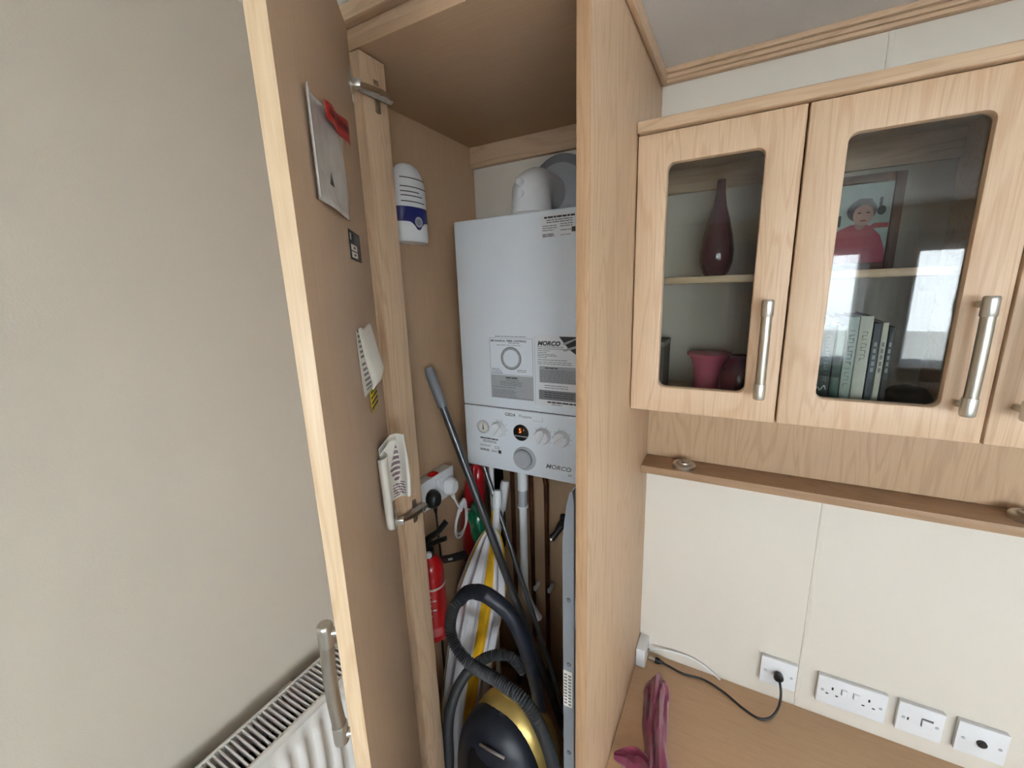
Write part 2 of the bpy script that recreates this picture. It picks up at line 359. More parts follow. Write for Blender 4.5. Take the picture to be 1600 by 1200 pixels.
MB().obox(dp(.187, 1.646, .0004), DU*-.088, DN*.0006, Z3*.045, .0002).build('backing', PRINT, st)
for z in (1.6495, 1.6605): MB().obox(dp(.178, z, .001), DU*-.046, DN*.0003, Z3*.009).build('white_box', PAPER, st); 
for z in (1.6525, 1.6635): MB().obox(dp(.161, z, .0013), DU*-.014, DN*.0003, Z3*.003).build('printed_mark', PRINT, st)
for i in range(5): MB().obox(dp(.150, 1.674+i*.003, .001), DU*-.042, DN*.0003, Z3*.0011).build('text_line', PRINTG, st)
MB().obox(dp(.181, 1.676, .001), DU*-.010, DN*.0003, Z3*.010).build('logo', PRINTL, st)
# curled paper leaflet (upper)
def curl_sheet(name, parent, u0, u1, z0, z1, fn, mats, midx=None, nu=22, nz=26):
    b = MB(); P = [[fn(j/nu, i/nz) for j in range(nu+1)] for i in range(nz+1)]
    V = [[b.bm.verts.new(p) for p in r] for r in P]
    for i in range(nz):
        for j in range(nu):
            f = b.bm.faces.new((V[i][j], V[i][j+1], V[i+1][j+1], V[i+1][j]))
            f.material_index = midx(j/nu, i/nz) if midx else 0
    return b.build(name, mats, parent, solid=.0006)
p2 = thing('curled_leaflet', 'curled blank-backed paper leaflet taped to the cupboard door above the rolled one', 'paper', dp(.12, 1.44))
def lerp3(K, s):
    for (a, p), (b, q) in zip(K, K[1:]):
        if s <= b:
            f = (s-a)/(b-a); return [p[k]+(q[k]-p[k])*f for k in range(3)]
    return list(K[-1][1])
LW = [(0, (.160, .006, 1.434)), (.15, (.170, .009, 1.447)), (.5, (.195, .007, 1.487)), (1, (.205, .003, 1.539))]
RW = [(0, (.152, .011, 1.437)), (.10, (.148, .020, 1.445)), (.3, (.145, .027, 1.466)), (.6, (.147, .021, 1.497)), (1, (.150, .013, 1.543))]
def f2(t, s):
    a, b = lerp3(LW, s), lerp3(RW, s); u, n_, z = [a[k]+(b[k]-a[k])*t for k in range(3)]
    return dp(u+.010*math.sin(math.pi*t), z+.002*math.sin(t*9), n_)
curl_sheet('folded_page', p2, 0, 0, 0, 0, f2, [PAPER])
def f2b(t, s):
    b = lerp3(LW, s); a = (.216-.012*(1-s)**2, .002, b[2]-.004*(1-s))
    return dp(a[0]+(b[0]-a[0])*t-.006*(1-s)*math.sin(math.pi*t), a[2]+(b[2]-a[2])*t, a[1]+(b[1]-a[1])*t-.0008)
curl_sheet('printed_page', p2, 0, 0, 0, 0, f2b, [PAPER, PRINTG], lambda t, s: 1 if int(s*24) % 2 and .25 < t < .95 else 0)
G = [[dp(.166-.030*t, 1.394+.040*s+.006*t, .003+.006*t) for t in (0, .5, 1)] for s in (0, .5, 1)]
MB().grid(G).build('hazard_strip', YELP, p2, solid=.0008, label='yellow strip with black lines')
for i in range(4): MB().prism([dp(.1655, 1.398+i*.009, .0040), dp(.1375, 1.406+i*.009, .0096), dp(.1375, 1.4095+i*.009, .0096), dp(.1655, 1.4015+i*.009, .0040)], DU*.0006+DN*.0004).build('hazard_line', PRINT, p2)
# rolled leaflet (lower): a sheet rolled at both sides with printed diagrams inside
p3 = thing('rolled_leaflet', 'rolled paper leaflet with striped print stuck low on cupboard door', 'paper', dp(.12, 1.17))
def f3(t, s):          # concave sheet standing off the door, seen from its printed inside
    u = .152-.030*t-.040*math.sin(math.pi*t)**1.2*(.55+.45*(1-s)); z0 = 1.208-.010*math.sin(math.pi*t); z1 = 1.322+.013*min(1, t*2.5)
    return dp(u, z0+(z1-z0)*s, .004+.043*t)
MAUVE = plain('mauve_print', (122, 98, 106), .6)
def m3(t, s):
    e = ((t-.46)/.20)**2+((s-.56)/.30)**2
    return 1 if (e < 1 and int(s*36) % 3 != 0) or (.02 < s < .24 and .28 < t < .80 and int(s*44+t*3) % 2 == 0) else 0
curl_sheet('printed_sheet', p3, 0, 0, 0, 0, f3, [PAPER, MAUVE], m3, 44, 60)
def f3l(t, s):         # left side rolled over towards the viewer, longer at the bottom
    a = math.radians(-200+290*t); r_ = .0085-.002*(1-s); z0, z1 = 1.166+.012*t, 1.316-.010*t
    return dp(.166+r_*1.4*math.cos(a+.6), z0+(z1-z0)*s, .0115+.002*(1-s)-r_*math.sin(a+.6))
curl_sheet('left_roll', p3, 0, 0, 0, 0, f3l, [PAPER], None, 20, 12)
def f3t(t, s):         # folded-over top corner
    return dp(.158-.016*t-.008*s, 1.312+.020*t-.052*s*(1-t), .006+.018*t+.010*s)
curl_sheet('folded_corner', p3, 0, 0, 0, 0, f3t, [PAPER], None, 10, 10)
MB().tube([dp(.124, 1.212, .0465), dp(.124, 1.25, .048), dp(.122, 1.285, .0478), dp(.122, 1.332, .0455)], [.0042, .0044, .0030, .0012], 10).build('right_roll', PAPER, p3)
# ================================================================== BOILER
bo = thing('boiler', 'white wall-hung gas boiler with dials inside the open cupboard', 'boiler', (-.5, 1.08, 1.078))
BX0, BX1, BY, BZ0, BZS, BZ1 = -.703, -.298, .977, 1.078, 1.2675, 1.777
MB().box(BX0, BX1, BY, YB-.014, BZS+.001, BZ1, .004, 3).build('casing', BOILW, bo)
cp = MB().box(BX0, BX1, BY, YB-.014, BZ0, BZS-.001, .004, 3).build('control_panel', BOILW, bo)
MB().box(BX0+.003, BX1-.003, BY+.004, YB-.03, BZS-.002, BZS+.002).build('seam', DARKM, bo)
def knob(x, z, r, ang, name='knob', mat=WHITE):
    b = MB(); c = (x, BY, z)
    b.lathe([(0, -.002), (r, -.002), (r, .006), (r*.88, .011), (r*.84, .016), (0, .016)], c, (0, -1, 0), 30)
    d = Vector((math.cos(ang), 0, math.sin(ang))); e = Vector((-math.sin(ang), 0, math.cos(ang)))
    b.obox(Vector(c)-d*r*.84-e*r*.16+Vector((0, -.022, 0)), d*r*1.68, e*r*.32, Vector((0, .008, 0)), .0015)
    o = b.build(name, mat, cp)
    for q in range(8):                                    # scale ticks
        a = math.radians(-40+q*36); rr = r*1.14
        t = MB().obox(Vector((x+rr*math.cos(a), BY-.0005, z+rr*math.sin(a))), Vector((math.cos(a), 0, math.sin(a)))*.0025, Vector((-math.sin(a), 0, math.cos(a)))*.0012, Vector((0, .0006, 0)))
        t.build('scale_mark', PRINTG, cp)
    return o
knob(-.585, 1.205, .0225, math.radians(50)); knob(-.446, 1.203, .0225, math.radians(62)); knob(-.392, 1.203, .0225, math.radians(42))
# pressure gauge
MB().lathe([(.0, -.001), (.0195, -.001), (.0195, .002), (.0175, .002), (.0172, .0008), (0, .0008)], (-.639, BY, 1.204), (0, -1, 0), 30).build('gauge_bezel', GREYL, cp)
MB().lathe([(0, 0), (.0168, 0), (.0168, .0012), (0, .0012)], (-.639, BY, 1.204), (0, -1, 0), 30).build('gauge_face', PAPER, cp)
for q in range(12):
    a = q*math.pi/6; MB().obox(Vector((-.639+.0125*math.cos(a), BY-.0016, 1.204+.0125*math.sin(a))), Vector((math.cos(a), 0, math.sin(a)))*.003, Vector((-math.sin(a), 0, math.cos(a)))*.0009, Vector((0, .0005, 0))).build('gauge_mark', PRINT, cp)
MB().prism([(-.6405, BY-.0018, 1.196), (-.6365, BY-.0018, 1.196), (-.6388, BY-.0018, 1.218)], (0, .0006, 0)).build('gauge_needle', PRINT, cp)
# display
MB().lathe([(0, -.001), (.0235, -.001), (.0235, .0025), (.022, .003), (0, .003)], (-.514, BY, 1.203), (0, -1, 0), 32).build('display', BLACK, cp)
MB().box(-.536, -.492, BY-.0038, BY-.0028, 1.1915, 1.1945).build('display_band', GREYL, cp)
text('5', .019, (-.520, BY-.0036, 1.203), X3, Z3, LED, 'display_digit', cp, bold=.0002); text("'", .019, (-.506, BY-.0036, 1.201), X3, Z3, LED, 'display_digit', cp)
# round timer cap
MB().lathe([(0, -.001), (.035, -.001), (.035, .0015), (.031, .0028), (0, .0028)], (-.505, BY, 1.127), (0, -1, 0), 36).build('timer_bezel', GREYL, cp)
MB().lathe([(0, 0), (.027, 0), (.027, .009), (.024, .0125), (.018, .0132), (0, .0132)], (-.508, BY-.002, 1.127), (0, -1, 0), 36).build('timer_cap', GREYL, cp)
MB().lathe([(0, 0), (.028, 0), (.028, .006), (.0274, .006)], (-.508, BY-.002, 1.127), (0, -1, 0), 36).build('timer_groove', GREYM, cp)
BF = BY-.0006
text('GB24', .0125, (-.588+.024, BF, 1.2475), X3, Z3, PRINTG, 'model_print', cp, bold=.0003, wid=1.15); text('Propane', .012, (-.521, BF, 1.2475), X3, Z3, PRINTG, 'model_print', cp, shear=.3)
MB().box(-.478, -.448, BF, BF+.0004, 1.242, 1.2425).box(-.448, -.4475, BF, BF+.0004, 1.242, 1.254).build('print_outline', PRINTL, cp)
text('MORCO', .0175, (-.440, BF, 1.1115), X3, Z3, PRINTG, 'maker_print', cp, bold=.0004, shear=.25, wid=1.12); text('24', .010, (-.375, BF, 1.098), X3, Z3, PRINTG, 'model_print', cp, bold=.0002)
def lines(parent, x0, x1, zs, h, mat, name='text_line', jitter=.0, gap=True):
    for i, z in enumerate(zs):
        e = x1-jitter*(x1-x0)*random.random(); x = x0
        b = MB()
        while x < e-.002:
            wd = random.uniform(.006, .018) if gap else e-x
            b.box(x, min(e, x+wd), BF-.0003, BF+.0001, z, z+h); x += wd+.0016
        b.build(name, mat, parent)
# service sticker upper right and lower left
s1 = MB().box(-.442, -.350, BF, BF+.0003, 1.712, 1.766).build('service_sticker', WHITE, bo)
lines(s1, -.434, -.356, [1.757], .0042, PRINT); lines(s1, -.428, -.362, [1.7515, 1.7465], .0022, PRINTG)
lines(s1, -.439, -.400, [1.739, 1.734, 1.729], .0018, PRINTG, jitter=.4); lines(s1, -.392, -.360, [1.741, 1.736, 1.727], .0018, PRINTG, jitter=.2); lines(s1, -.439, -.408, [1.715, 1.719], .003, PRINTG)
lines(s1, -.392, -.366, [1.716], .0022, PRINTL); MB().box(-.364, -.354, BF-.0003, BF+.0001, 1.722, 1.733).build('scheme_mark', PRINT, s1)
s2 = MB().box(-.656, -.580, BF, BF+.0003, 1.124, 1.178).build('service_sticker', BOILW, bo)
lines(s2, -.650, -.590, [1.1685], .0036, PRINT); lines(s2, -.642, -.596, [1.163, 1.1585], .002, PRINTG); lines(s2, -.652, -.604, [1.149, 1.145], .0016, PRINTL, jitter=.3)
lines(s2, -.602, -.586, [1.148, 1.143], .0014, PRINTG); lines(s2, -.652, -.622, [1.131, 1.1345], .0026, PRINTG); lines(s2, -.614, -.594, [1.131, 1.1345], .002, PRINTL); MB().box(-.590, -.581, BF-.0003, BF+.0001, 1.129, 1.139).build('scheme_mark', PRINT, s2)
# big instruction labels
l1 = MB().box(-.607, -.470, BF, BF+.0003, 1.296, 1.474).build('instruction_label', BOILW, bo)
fr = MB()
for a in ((-.604, -.472, 1.466, 1.4667), (-.604, -.472, 1.3655, 1.3663), (-.604, -.6033, 1.3655, 1.4667), (-.4727, -.472, 1.3655, 1.4667), (-.4665, -.466, 1.29, 1.475)): fr.box(a[0], a[1], BF-.0003, BF, a[2], a[3])
fr.build('print_outline', PRINTG, l1)
lines(l1, -.586, -.492, [1.4702], .0016, PRINTG)
text('MECHANICAL TIMER CONTROLS', .0072, (-.600, BF-.0003, 1.4565), X3, Z3, PRINT, 'heading_print', l1, bold=.00022, wid=1.02)
lines(l1, -.545, -.512, [1.4525], .0016, PRINTG); lines(l1, -.582, -.508, [1.4465], .0018, PRINTL)
for r0, r1, mt in ((.0315, .0285, PRINTG), (.0285, .0235, PRINTL)):
    b = MB(); b.rings([[(-.538+r*math.cos(q), BF-.0003-k_*.00005, 1.4115+r*math.sin(q)) for q in [2*math.pi*i/40 for i in range(40)]] for k_, r in enumerate((r0, r1))], cap=False).build('dial_print', mt, l1, 0)
for q in range(24):
    a = q*math.pi/12; b = MB().obox(Vector((-.538+.0245*math.cos(a), BF-.0006, 1.4115+.0245*math.sin(a))), Vector((math.cos(a), 0, math.sin(a)))*.0035, Vector((-math.sin(a), 0, math.cos(a)))*.0009, Vector((0, .0002, 0)))
    if q % 2 == 0: b.build('dial_mark', PRINTG, l1)
    else: b.bm.free()
lines(l1, -.600, -.566, [1.380, 1.376, 1.3715, 1.368], .0014, PRINTG, jitter=.4); lines(l1, -.520, -.492, [1.3795, 1.375], .0014, PRINTG, jitter=.3)
MB().box(-.604, -.472, BF-.0002, BF, 1.298, 1.3635).build('grey_panel', PRINTL, l1)
lines(l1, -.556, -.520, [1.3555], .0034, PRINT); lines(l1, -.556, -.516, [1.350], .002, PRINTG)
lines(l1, -.575, -.500, [1.3445, 1.340, 1.3355], .0018, PRINTG, jitter=.2); lines(l1, -.600, -.527, [1.329], .0018, PRINTG)
lines(l1, -.600, -.520, [1.321, 1.317, 1.313, 1.309, 1.304], .0016, PRINTG, jitter=.15); lines(l1, -.600, -.474, [1.300], .0018, PRINTG)
l2 = MB().box(-.462, -.336, BF, BF+.0003, 1.290, 1.478).build('instruction_label', WHITE, bo)
text('MORCO', .0155, (-.458, BF-.0003, 1.4505), X3, Z3, PRINT, 'maker_print', l2, bold=.0007, shear=.25, wid=1.08)
b = MB(); b.prism([(-.398, BF-.0003, 1.474), (-.338, BF-.0003, 1.474), (-.338, BF-.0003, 1.419), (-.372, BF-.0003, 1.443)], (0, .0002, 0)).build('corner_print', PRINT, l2)
for dz in (0, .020): MB().prism([(-.388, BF-.0006, 1.457-dz*.8), (-.384, BF-.0006, 1.452-dz*.8), (-.338, BF-.0006, 1.474-dz*1.2), (-.344, BF-.0006, 1.474-dz)], (0, .0002, 0)).build('corner_stripe', PRINTL, l2)
lines(l2, -.458, -.386, [1.446, 1.441], .0015, PRINTG); lines(l2, -.458, -.40, [1.436, 1.431, 1.4265, 1.4225, 1.418], .0014, PRINTG, jitter=.6); lines(l2, -.458, -.360, [1.412, 1.406, 1.401], .0016, PRINTG, jitter=.3)
MB().box(-.454, -.345, BF-.0002, BF, 1.352, 1.396).build('grey_panel', PRINTL, l2)
lines(l2, -.438, -.402, [1.390], .0028, PRINT); lines(l2, -.452, -.348, [1.384-.0042*i for i in range(8)], .002, PRINTG, jitter=.08)
lines(l2, -.440, -.372, [1.344, 1.338], .0016, PRINTG, jitter=.3)
MB().box(-.456, -.336, BF-.0002, BF, 1.306, 1.332).build('dark_panel', PRINTG, l2); lines(l2, -.440, -.352, [1.325, 1.319, 1.313], .002, PRINT, jitter=.1)
lines(l2, -.432, -.345, [1.298], .004, PRINT); lines(l2, -.42, -.39, [1.293], .002, PRINTG)
# flue: socket, elbow up and back to the wall, grey wall seal
FX = -.511
fl = MB(); path = [(FX, 1.07, 1.775)]; zt, rb = 1.842, .045
path += [(FX, 1.07, 1.80), (FX, 1.07, 1.83)]
for i in range(1, 9):
    a = i/8*math.pi/2; path.append((FX, 1.07+rb*(1-math.cos(a)), 1.83+rb*.62*math.sin(a)))
path += [(FX, 1.15, 1.858), (FX, 1.199, 1.858)]
fl.tube(path, [.058, .054]+[.053]*(len(path)-2), 30); fl.build('flue_elbow', GREYL if False else WHITE, bo)
MB().lathe([(.056, 0), (.064, 0), (.064, .008), (.060, .012), (.056, .012)], (FX, 1.07, 1.776), (0, 0, 1), 32).build('flue_collar', WHITE, bo)
MB().lathe([(.0, 0), (.010, 0), (.010, .008), (.008, .011), (0, .011)], (FX-.008, 1.0245, 1.858), (-.15, -.93, .2), 18).build('test_point_cap', WHITE, bo)
MB().lathe([(.0, 0), (.009, 0), (.009, .003), (0, .003)], (FX-.006, 1.0185, 1.832), (-.12, -.99, 0), 18).build('test_point_cap', WHITE, bo)
MB().lathe([(.05, 0), (.10, 0), (.10, .004), (.085, .008), (.05, .008)], (-.478, YB-.0008, 1.862), (0, -1, 0), 40).build('wall_seal', GREYM, bo, label='grey rubber flue seal on the wall')
MB().lathe([(.05, 0), (.078, 0), (.076, .012), (.062, .014), (.05, .014)], (-.478, YB-.006, 1.860), (0, -1, 0), 40).build('seal_ring', GREYL, bo)
# ================================================================== PIPES UNDER THE BOILER
def pipe(x, top, name, label, y=1.160, r=.0078, clip=None, jog=0):
    t = thing(name, label, 'pipe', (x, y, .1), group=None)
    P = [(x+jog, y, top), (x+jog, y, top-.05), (x+jog*.8, y, top-.07), (x, y, top-.12), (x, y, top-.2), (x, y, .1)]
    MB().tube(smoothpath(P, 5), r, 12).build('tube', COPPER, t)
    MB().lathe([(0, 0), (.017, 0), (.017, .018), (.012, .022), (.012, .05), (0, .05)], (x+jog, y, top-.045), (0, 0, 1), 6).build('union_nut', COPPER, t)
    if clip: MB().box(x+.004, x+.014, y-.012, YB-.0125, clip-.008, clip+.008, .002).build('pipe_clip', WHITE, t)
pipe(-.650, 1.077, 'copper_pipe', 'tarnished copper pipe just left of the white waste pipe under boiler')
pipe(-.578, 1.077, 'copper_pipe', 'tarnished copper pipe just right of the white waste pipe under boiler', clip=.555)
pipe(-.523, 1.077, 'copper_pipe', 'copper pipe with a black valve beside it, rightmost under boiler', clip=.565, jog=-.012)
wp = thing('waste_pipe', 'white plastic condensate waste pipe hanging below the boiler', 'pipe', (-.59, 1.08, .5))
MB().tube([(-.578, 1.10, 1.077), (-.578, 1.10, 1.0), (-.579, 1.10, .96)], [.017, .017, .0165], 20).build('push_fitting', WHITE, wp)
MB().tube([(-.579, 1.10, .962), (-.58, 1.10, .905)], .0145, 18).build('grey_sleeve', GREYL, wp)
MB().lathe([(.012, 0), (.0175, 0), (.0175, .008), (.012, .008)], (-.58, 1.10, .897), (0, 0, 1), 20).build('clamp_ring', WHITE, wp)
MB().tube([(-.58, 1.10, .90), (-.582, 1.10, .6), (-.578, 1.10, .57), (-.565, 1.11, .52), (-.545, 1.13, .46)], .0128, 18).build('lower_tube', WHITE, wp)
va = thing('drain_valve', 'black drain valve hose outlet beside the rightmost copper pipe', 'valve', (-.48, 1.14, .8))
MB().tube([(-.468, 1.172, .835), (-.470, 1.155, .825), (-.480, 1.145, .805), (-.494, 1.135, .785)], [.011, .013, .010, .012], 14).build('body', BLACK, va)
MB().lathe([(0, 0), (.012, 0), (.012, .005), (.008, .005), (.008, .003), (0, .003)], (-.494, 1.135, .785), (-.6, -.5, -.6), 16).build('spout', HINGE, va)
MB().box(-.480, -.456, YB-.03, YB-.0125, .820, .856, .005).build('wall_plate', BLACK, va)
# ================================================================== LEFT SIDE: bottle, sockets, extinguisher
bt = thing('white_bottle', 'white bottle with dark blue label hung on cupboard side beside hinge', 'bottle', (-.735, .855, 1.72))
BC = (-.742, .850, 1.716)
MB().lathe([(0, 0), (.050, 0), (.053, .004), (.054, .012), (.054, .125), (.051, .145), (.044, .162), (.034, .174), (.020, .181), (0, .183)], BC, (0, 0, 1), 36, .55).build('body', WHITE, bt)
def bot_band(z0, z1, a0, a1, mat, name, f0=None, r=.0545):
    G = []
    for s in range(5):
        row = []
        for j in range(17):
            a = a0+(a1-a0)*j/16; zz = z0 if f0 is None else f0(j/16)
            row.append((BC[0]+r*.55*math.cos(a), BC[1]+r*math.sin(a), BC[2]+zz+(z1-zz)*s/4))
        G.append(row)
    return MB().grid(G).build(name, mat, bt)
bot_band(.044, .080, -1.35, 1.35, BLUE, 'blue_band', lambda t: .046-.020*math.exp(-((t-.47)/.10)**2))
MB().lathe([(0, 0), (.012, 0), (.012, .0012), (0, .0012)], (BC[0]+.0297, BC[1]-.004, BC[2]+.046), (1, -.1, 0), 24).build('round_logo', GREYL, bt)
MB().lathe([(0, 0), (.0085, 0), (.0085, .0006), (0, .0006)], (BC[0]+.0309, BC[1]-.0042, BC[2]+.046), (1, -.1, 0), 24).build('logo_centre', GREYM, bt)
for z, a1 in ((.090, .5), (.103, .3), (.112, .1), (.123, .9), (.143, .9)): bot_band(z, z+.0022, -1.0, a1, PRINT, 'text_line', r=.0546 if z < .13 else .0528)
sk = thing('wall_socket', 'white double wall socket with red neon inside cupboard', 'socket', (-.772, .86, 1.0))
SX, SY0, SY1, SZ0, SZ1 = -.7718, .800, .945, .992, 1.078
MB().box(SX, SX+.028, SY0, SY1, SZ0, SZ1, .003).build('back_box', WHITE, sk)
MB().box(SX+.028, SX+.037, SY0-.001, SY1+.001, SZ0-.001, SZ1+.001, .0025).build('face_plate', WHITE, sk)
MB().box(SX+.012, SX+.034, .852, .880, SZ1-.003, SZ1+.006, .003).build('neon_switch', NEON, sk, label='red neon rocker')
for y in (.866, .884): MB().box(SX+.036, SX+.0395, y-.006, y+.006, 1.045, 1.066, .0015).build('rocker', WHITE, sk)
FXP = SX+.037
pl = thing('black_plug', 'black plug and flex in the socket above the extinguisher', 'plug', (FXP, .835, 1.02))
def plug(root, y, z, mat, path, r):
    b = MB(); pts = [(0, .026), (.014, .022), (.0215, .010), (.0215, -.010), (.016, -.022), (.007, -.027), (-.007, -.027), (-.016, -.022), (-.0215, -.010), (-.0215, .010), (-.014, .022)]
    R = []
    for k_, (dx, s) in enumerate(((.0005, 1.0), (.012, 1.0), (.022, .86), (.027, .66))): R.append([(FXP+dx, y+p*s, z+q*s) for p, q in pts])
    b.rings(R).build('body', mat, root)
    MB().tube(smoothpath(path, 8), r, 10).build('flex', mat, root)
    MB().tube([path[0], Vector(path[0])+(Vector(path[1])-Vector(path[0]))*.5], [.007, .0045], 12).build('cord_grip', mat, root)
plug(pl, .833, 1.023, BLACK, [(FXP+.014, .833, .998), (FXP+.015, .834, .965), (FXP+.010, .842, .90), (FXP+.000, .856, .80), (FXP-.02, .858, .62), (FXP-.026, .862, .40), (FXP-.026, .87, .105)], .0034)
pw_ = thing('white_plug', 'white plug with coiled white flex in the cupboard socket', 'plug', (FXP, .915, 1.02))
coil = [(FXP+.014, .915, .998), (FXP+.018, .925, .970), (FXP+.016, .945, .935), (FXP+.014, .955, .925)]
for q in range(30):
    a = math.radians(80+q*38); e = (1+.12*math.sin(q)); coil.append((FXP+.012+.004*math.sin(q*1.3), .955+.026*e*math.cos(a)+.014*math.sin(a), .900+.055*e*math.sin(a)))
coil += [(FXP+.02, .97, .925), (FXP+.03, .995, .912), (FXP+.028, 1.02, .90)]
plug(pw_, .915, 1.026, WHITE, coil, .0030)
ex = thing('fire_extinguisher', 'small red fire extinguisher with black lever head beside cupboard stile', 'extinguisher', (-.727, .80, .6))
EC = (-.728, .800, .598)
MB().lathe([(0, 0), (.034, 0), (.0375, .006), (.0385, .02), (.0385, .212), (.036, .235), (.028, .252), (.017, .260), (.015, .268), (0, .268)], EC, (0, 0, 1), 36).build('cylinder', RED, ex)
MB().lathe([(.0385, 0), (.0392, 0), (.0392, .006), (.0385, .006)], (EC[0], EC[1], .772), (0, 0, 1), 36).build('label_line', PAPER, ex)
for z, n_ in ((.752, 3), (.738, 4), (.724, 3), (.708, 4), (.690, 3)):
    for i in range(n_):
        a0 = -1.9+i*.34; G = [[(EC[0]+.0389*math.cos(a), EC[1]+.0389*math.sin(a), z+h) for a in [a0+.26*q/4 for q in range(5)]] for h in (0, .0045)]
        MB().grid(G).build('printed_word', FABW, ex)
G = [[(EC[0]+.0388*math.cos(a), EC[1]+.0388*math.sin(a), .620+h) for a in [-2.2+1.9*q/12 for q in range(13)]] for h in (0, .028)]
MB().grid(G).build('lower_label', plain('pink_red_print', (188, 90, 92), .5), ex)
MB().tube([(EC[0], EC[1], .862), (EC[0], EC[1], .905)], [.016, .013], 16).build('valve_neck', BLACK, ex)
MB().tube(smoothpath([(EC[0]-.025, EC[1]-.03, .885), (EC[0], EC[1], .915), (EC[0]+.02, EC[1]+.02, .93), (EC[0]+.035, EC[1]+.045, .955)], 5), .0075, 10, flat=1.5).build('upper_lever', BLACK, ex)
MB().tube(smoothpath([(EC[0], EC[1]-.01, .895), (EC[0]+.02, EC[1]+.01, .905), (EC[0]+.048, EC[1]+.02, .918)], 5), .006, 10, flat=1.5).build('carry_handle', BLACK, ex)
MB().lathe([(0, 0), (.0095, 0), (.0095, .008), (.0075, .010), (0, .010)], (EC[0]+.012, EC[1]-.016, .879), (.6, -.8, .1), 20).build('pressure_gauge', WHITE, ex)
MB().tube([(-.695, .815, .848), (-.66, .82, .862), (-.615, .825, .885)], .012, 8, flat=.22).build('bracket_strap', BLACK, ex)
MB().obox((-.672, .8145, .853), (.014, .002, .006), (0, .0005, 0), (-.001, 0, .006)).build('strap_label', PRINTL, ex)
MB().box(-.7715, -.765, .77, .83, .66, .84, .002).build('wall_bracket', BLACK, ex)
# ================================================================== POLES, BAGS, PARASOL
po = thing('extension_tube', 'long grey metal vacuum tube leaning across the cupboard', 'tube', (-.42, .78, .75))
a, b_ = Vector((-.745, .878, 1.391)), Vector((-.302, .935, .105))
MB().tube([a+(b_-a)*.07, b_], [.0105, .0125], 18).build('tube', TUBEG, po)
MB().tube([a, a+(b_-a)*.012, a+(b_-a)*.085], [.0105, .0135, .0135], 18).build('end_cuff', GREYM, po)
po = tag(MB().tube([(-.648, .985, 1.074), (-.50, .955, .7), (-.277, .92, .108)], .0075, 14).build('thin_pole', TUBEG), 'thin dark grey pole running just behind the long vacuum tube', 'pole')
tag(MB().tube([(-.645, 1.02, 1.07), (-.632, 1.0, .94), (-.60, .97, .60)], .0075, 14).build('white_rod', WHITE), 'thin white rod leftmost under the boiler, behind the poles', 'rod')
mo = thing('mop_handle', 'white mop handle with a thick white grip, standing under the boiler', 'mop', (-.62, .95, .1))
ma_, mb_ = Vector((-.614, 1.05, 1.005)), Vector((-.634, .99, .74))
MB().tube([ma_, ma_+(mb_-ma_)*.03, ma_+(mb_-ma_)*.34, ma_+(mb_-ma_)*.36], [.012, .0145, .0145, .011], 18).build('grip', WHITE, mo)
MB().tube([ma_+(mb_-ma_)*.33, mb_, (-.655, 1.02, .105)], .0095, 14).build('shaft', WHITE, mo)
pa = thing('folded_windbreak', 'folded white and yellow striped fabric wrapped on a pole behind the hose', 'windbreak', (-.70, .87, .1))
MB().tube([(-.605, .985, 1.005), (-.603, .98, .985), (-.603, .975, .955)], [.0125, .0145, .0145], 18).build('pole_cap', WHITE, pa)
MB().tube([(-.603, .975, .957), (-.604, .95, .845), (-.66, .90, .60)], .0135, 18).build('pole', FABW, pa)
MB().tube([(-.6045, .973, .945), (-.606, .957, .875)], .0138, 18).build('pole_label', FABY, pa)
AX = smoothpath([(-.606, .945, .90), (-.612, .935, .846), (-.626, .922, .747), (-.645, .905, .617), (-.672, .885, .451), (-.692, .868, .275), (-.70, .86, .105)], 6)
RD = [.012+.068*min(1, (i/14)**.85) if i < 14 else .080 for i in range(len(AX))]
fb = MB(); n = 96; R = []
for i, p in enumerate(AX):
    R.append([p+Vector((math.cos(q)*.86, math.sin(q)*.9, 0))*RD[i]*(1+.11*math.sin(q*11+i*.03)+.035*math.sin(q*23+i*.06)) for q in [2*math.pi*k_/n for k_ in range(n)]])
V = [[fb.bm.verts.new(p) for p in r] for r in R]
for i in range(len(V)-1):
    for j in range(n):
        f = fb.bm.faces.new((V[i][j], V[i][(j+1) % n], V[i+1][(j+1) % n], V[i+1][j])); fr_ = (j/n*6+.30) % 1.5
        f.material_index = 1 if .75 < fr_ < 1.2 else (2 if fr_ < .12 else 0)
fb.build('pleated_fabric', [FABW, FABY, FABG], pa, smooth=70)
def crumple(name, c, r, mat, label, cat, seed, amp=.25, tilt=0.0):
    b = MB(); bmesh.ops.create_icosphere(b.bm, subdivisions=4, radius=1.0)
    rot = Matrix.Rotation(tilt, 3, 'Y')
    for v in b.bm.verts:
        d = v.co.normalized(); k_ = 1+amp*(noise.noise(d*2.2+Vector((seed, 0, 0)))+.55*abs(noise.noise(d*5+Vector((0, seed, 0)))))
        v.co = Vector(c)+rot @ Vector((d.x*r[0], d.y*r[1], d.z*r[2]))*k_
    return tag(b.build(name, mat, smooth=180), label, cat)
crumple('red_bag', (-.722, 1.015, .885), (.038, .030, .175), REDB, 'shiny red carrier bag stuffed beneath the boiler left corner', 'bag', 3.3, .22, .12)
crumple('green_bag', (-.652, .955, .885), (.030, .028, .085), GREENB, 'shiny green plastic bag in front of the red one', 'bag', 8.1, .3, -.12)
crumple('black_bag', (-.690, 1.135, .86), (.018, .02, .19), plain('black_polythene', (16, 16, 18), .3, coat=.3), 'black plastic bag behind the poles under the boiler', 'bag', 5.5, .25, 0)
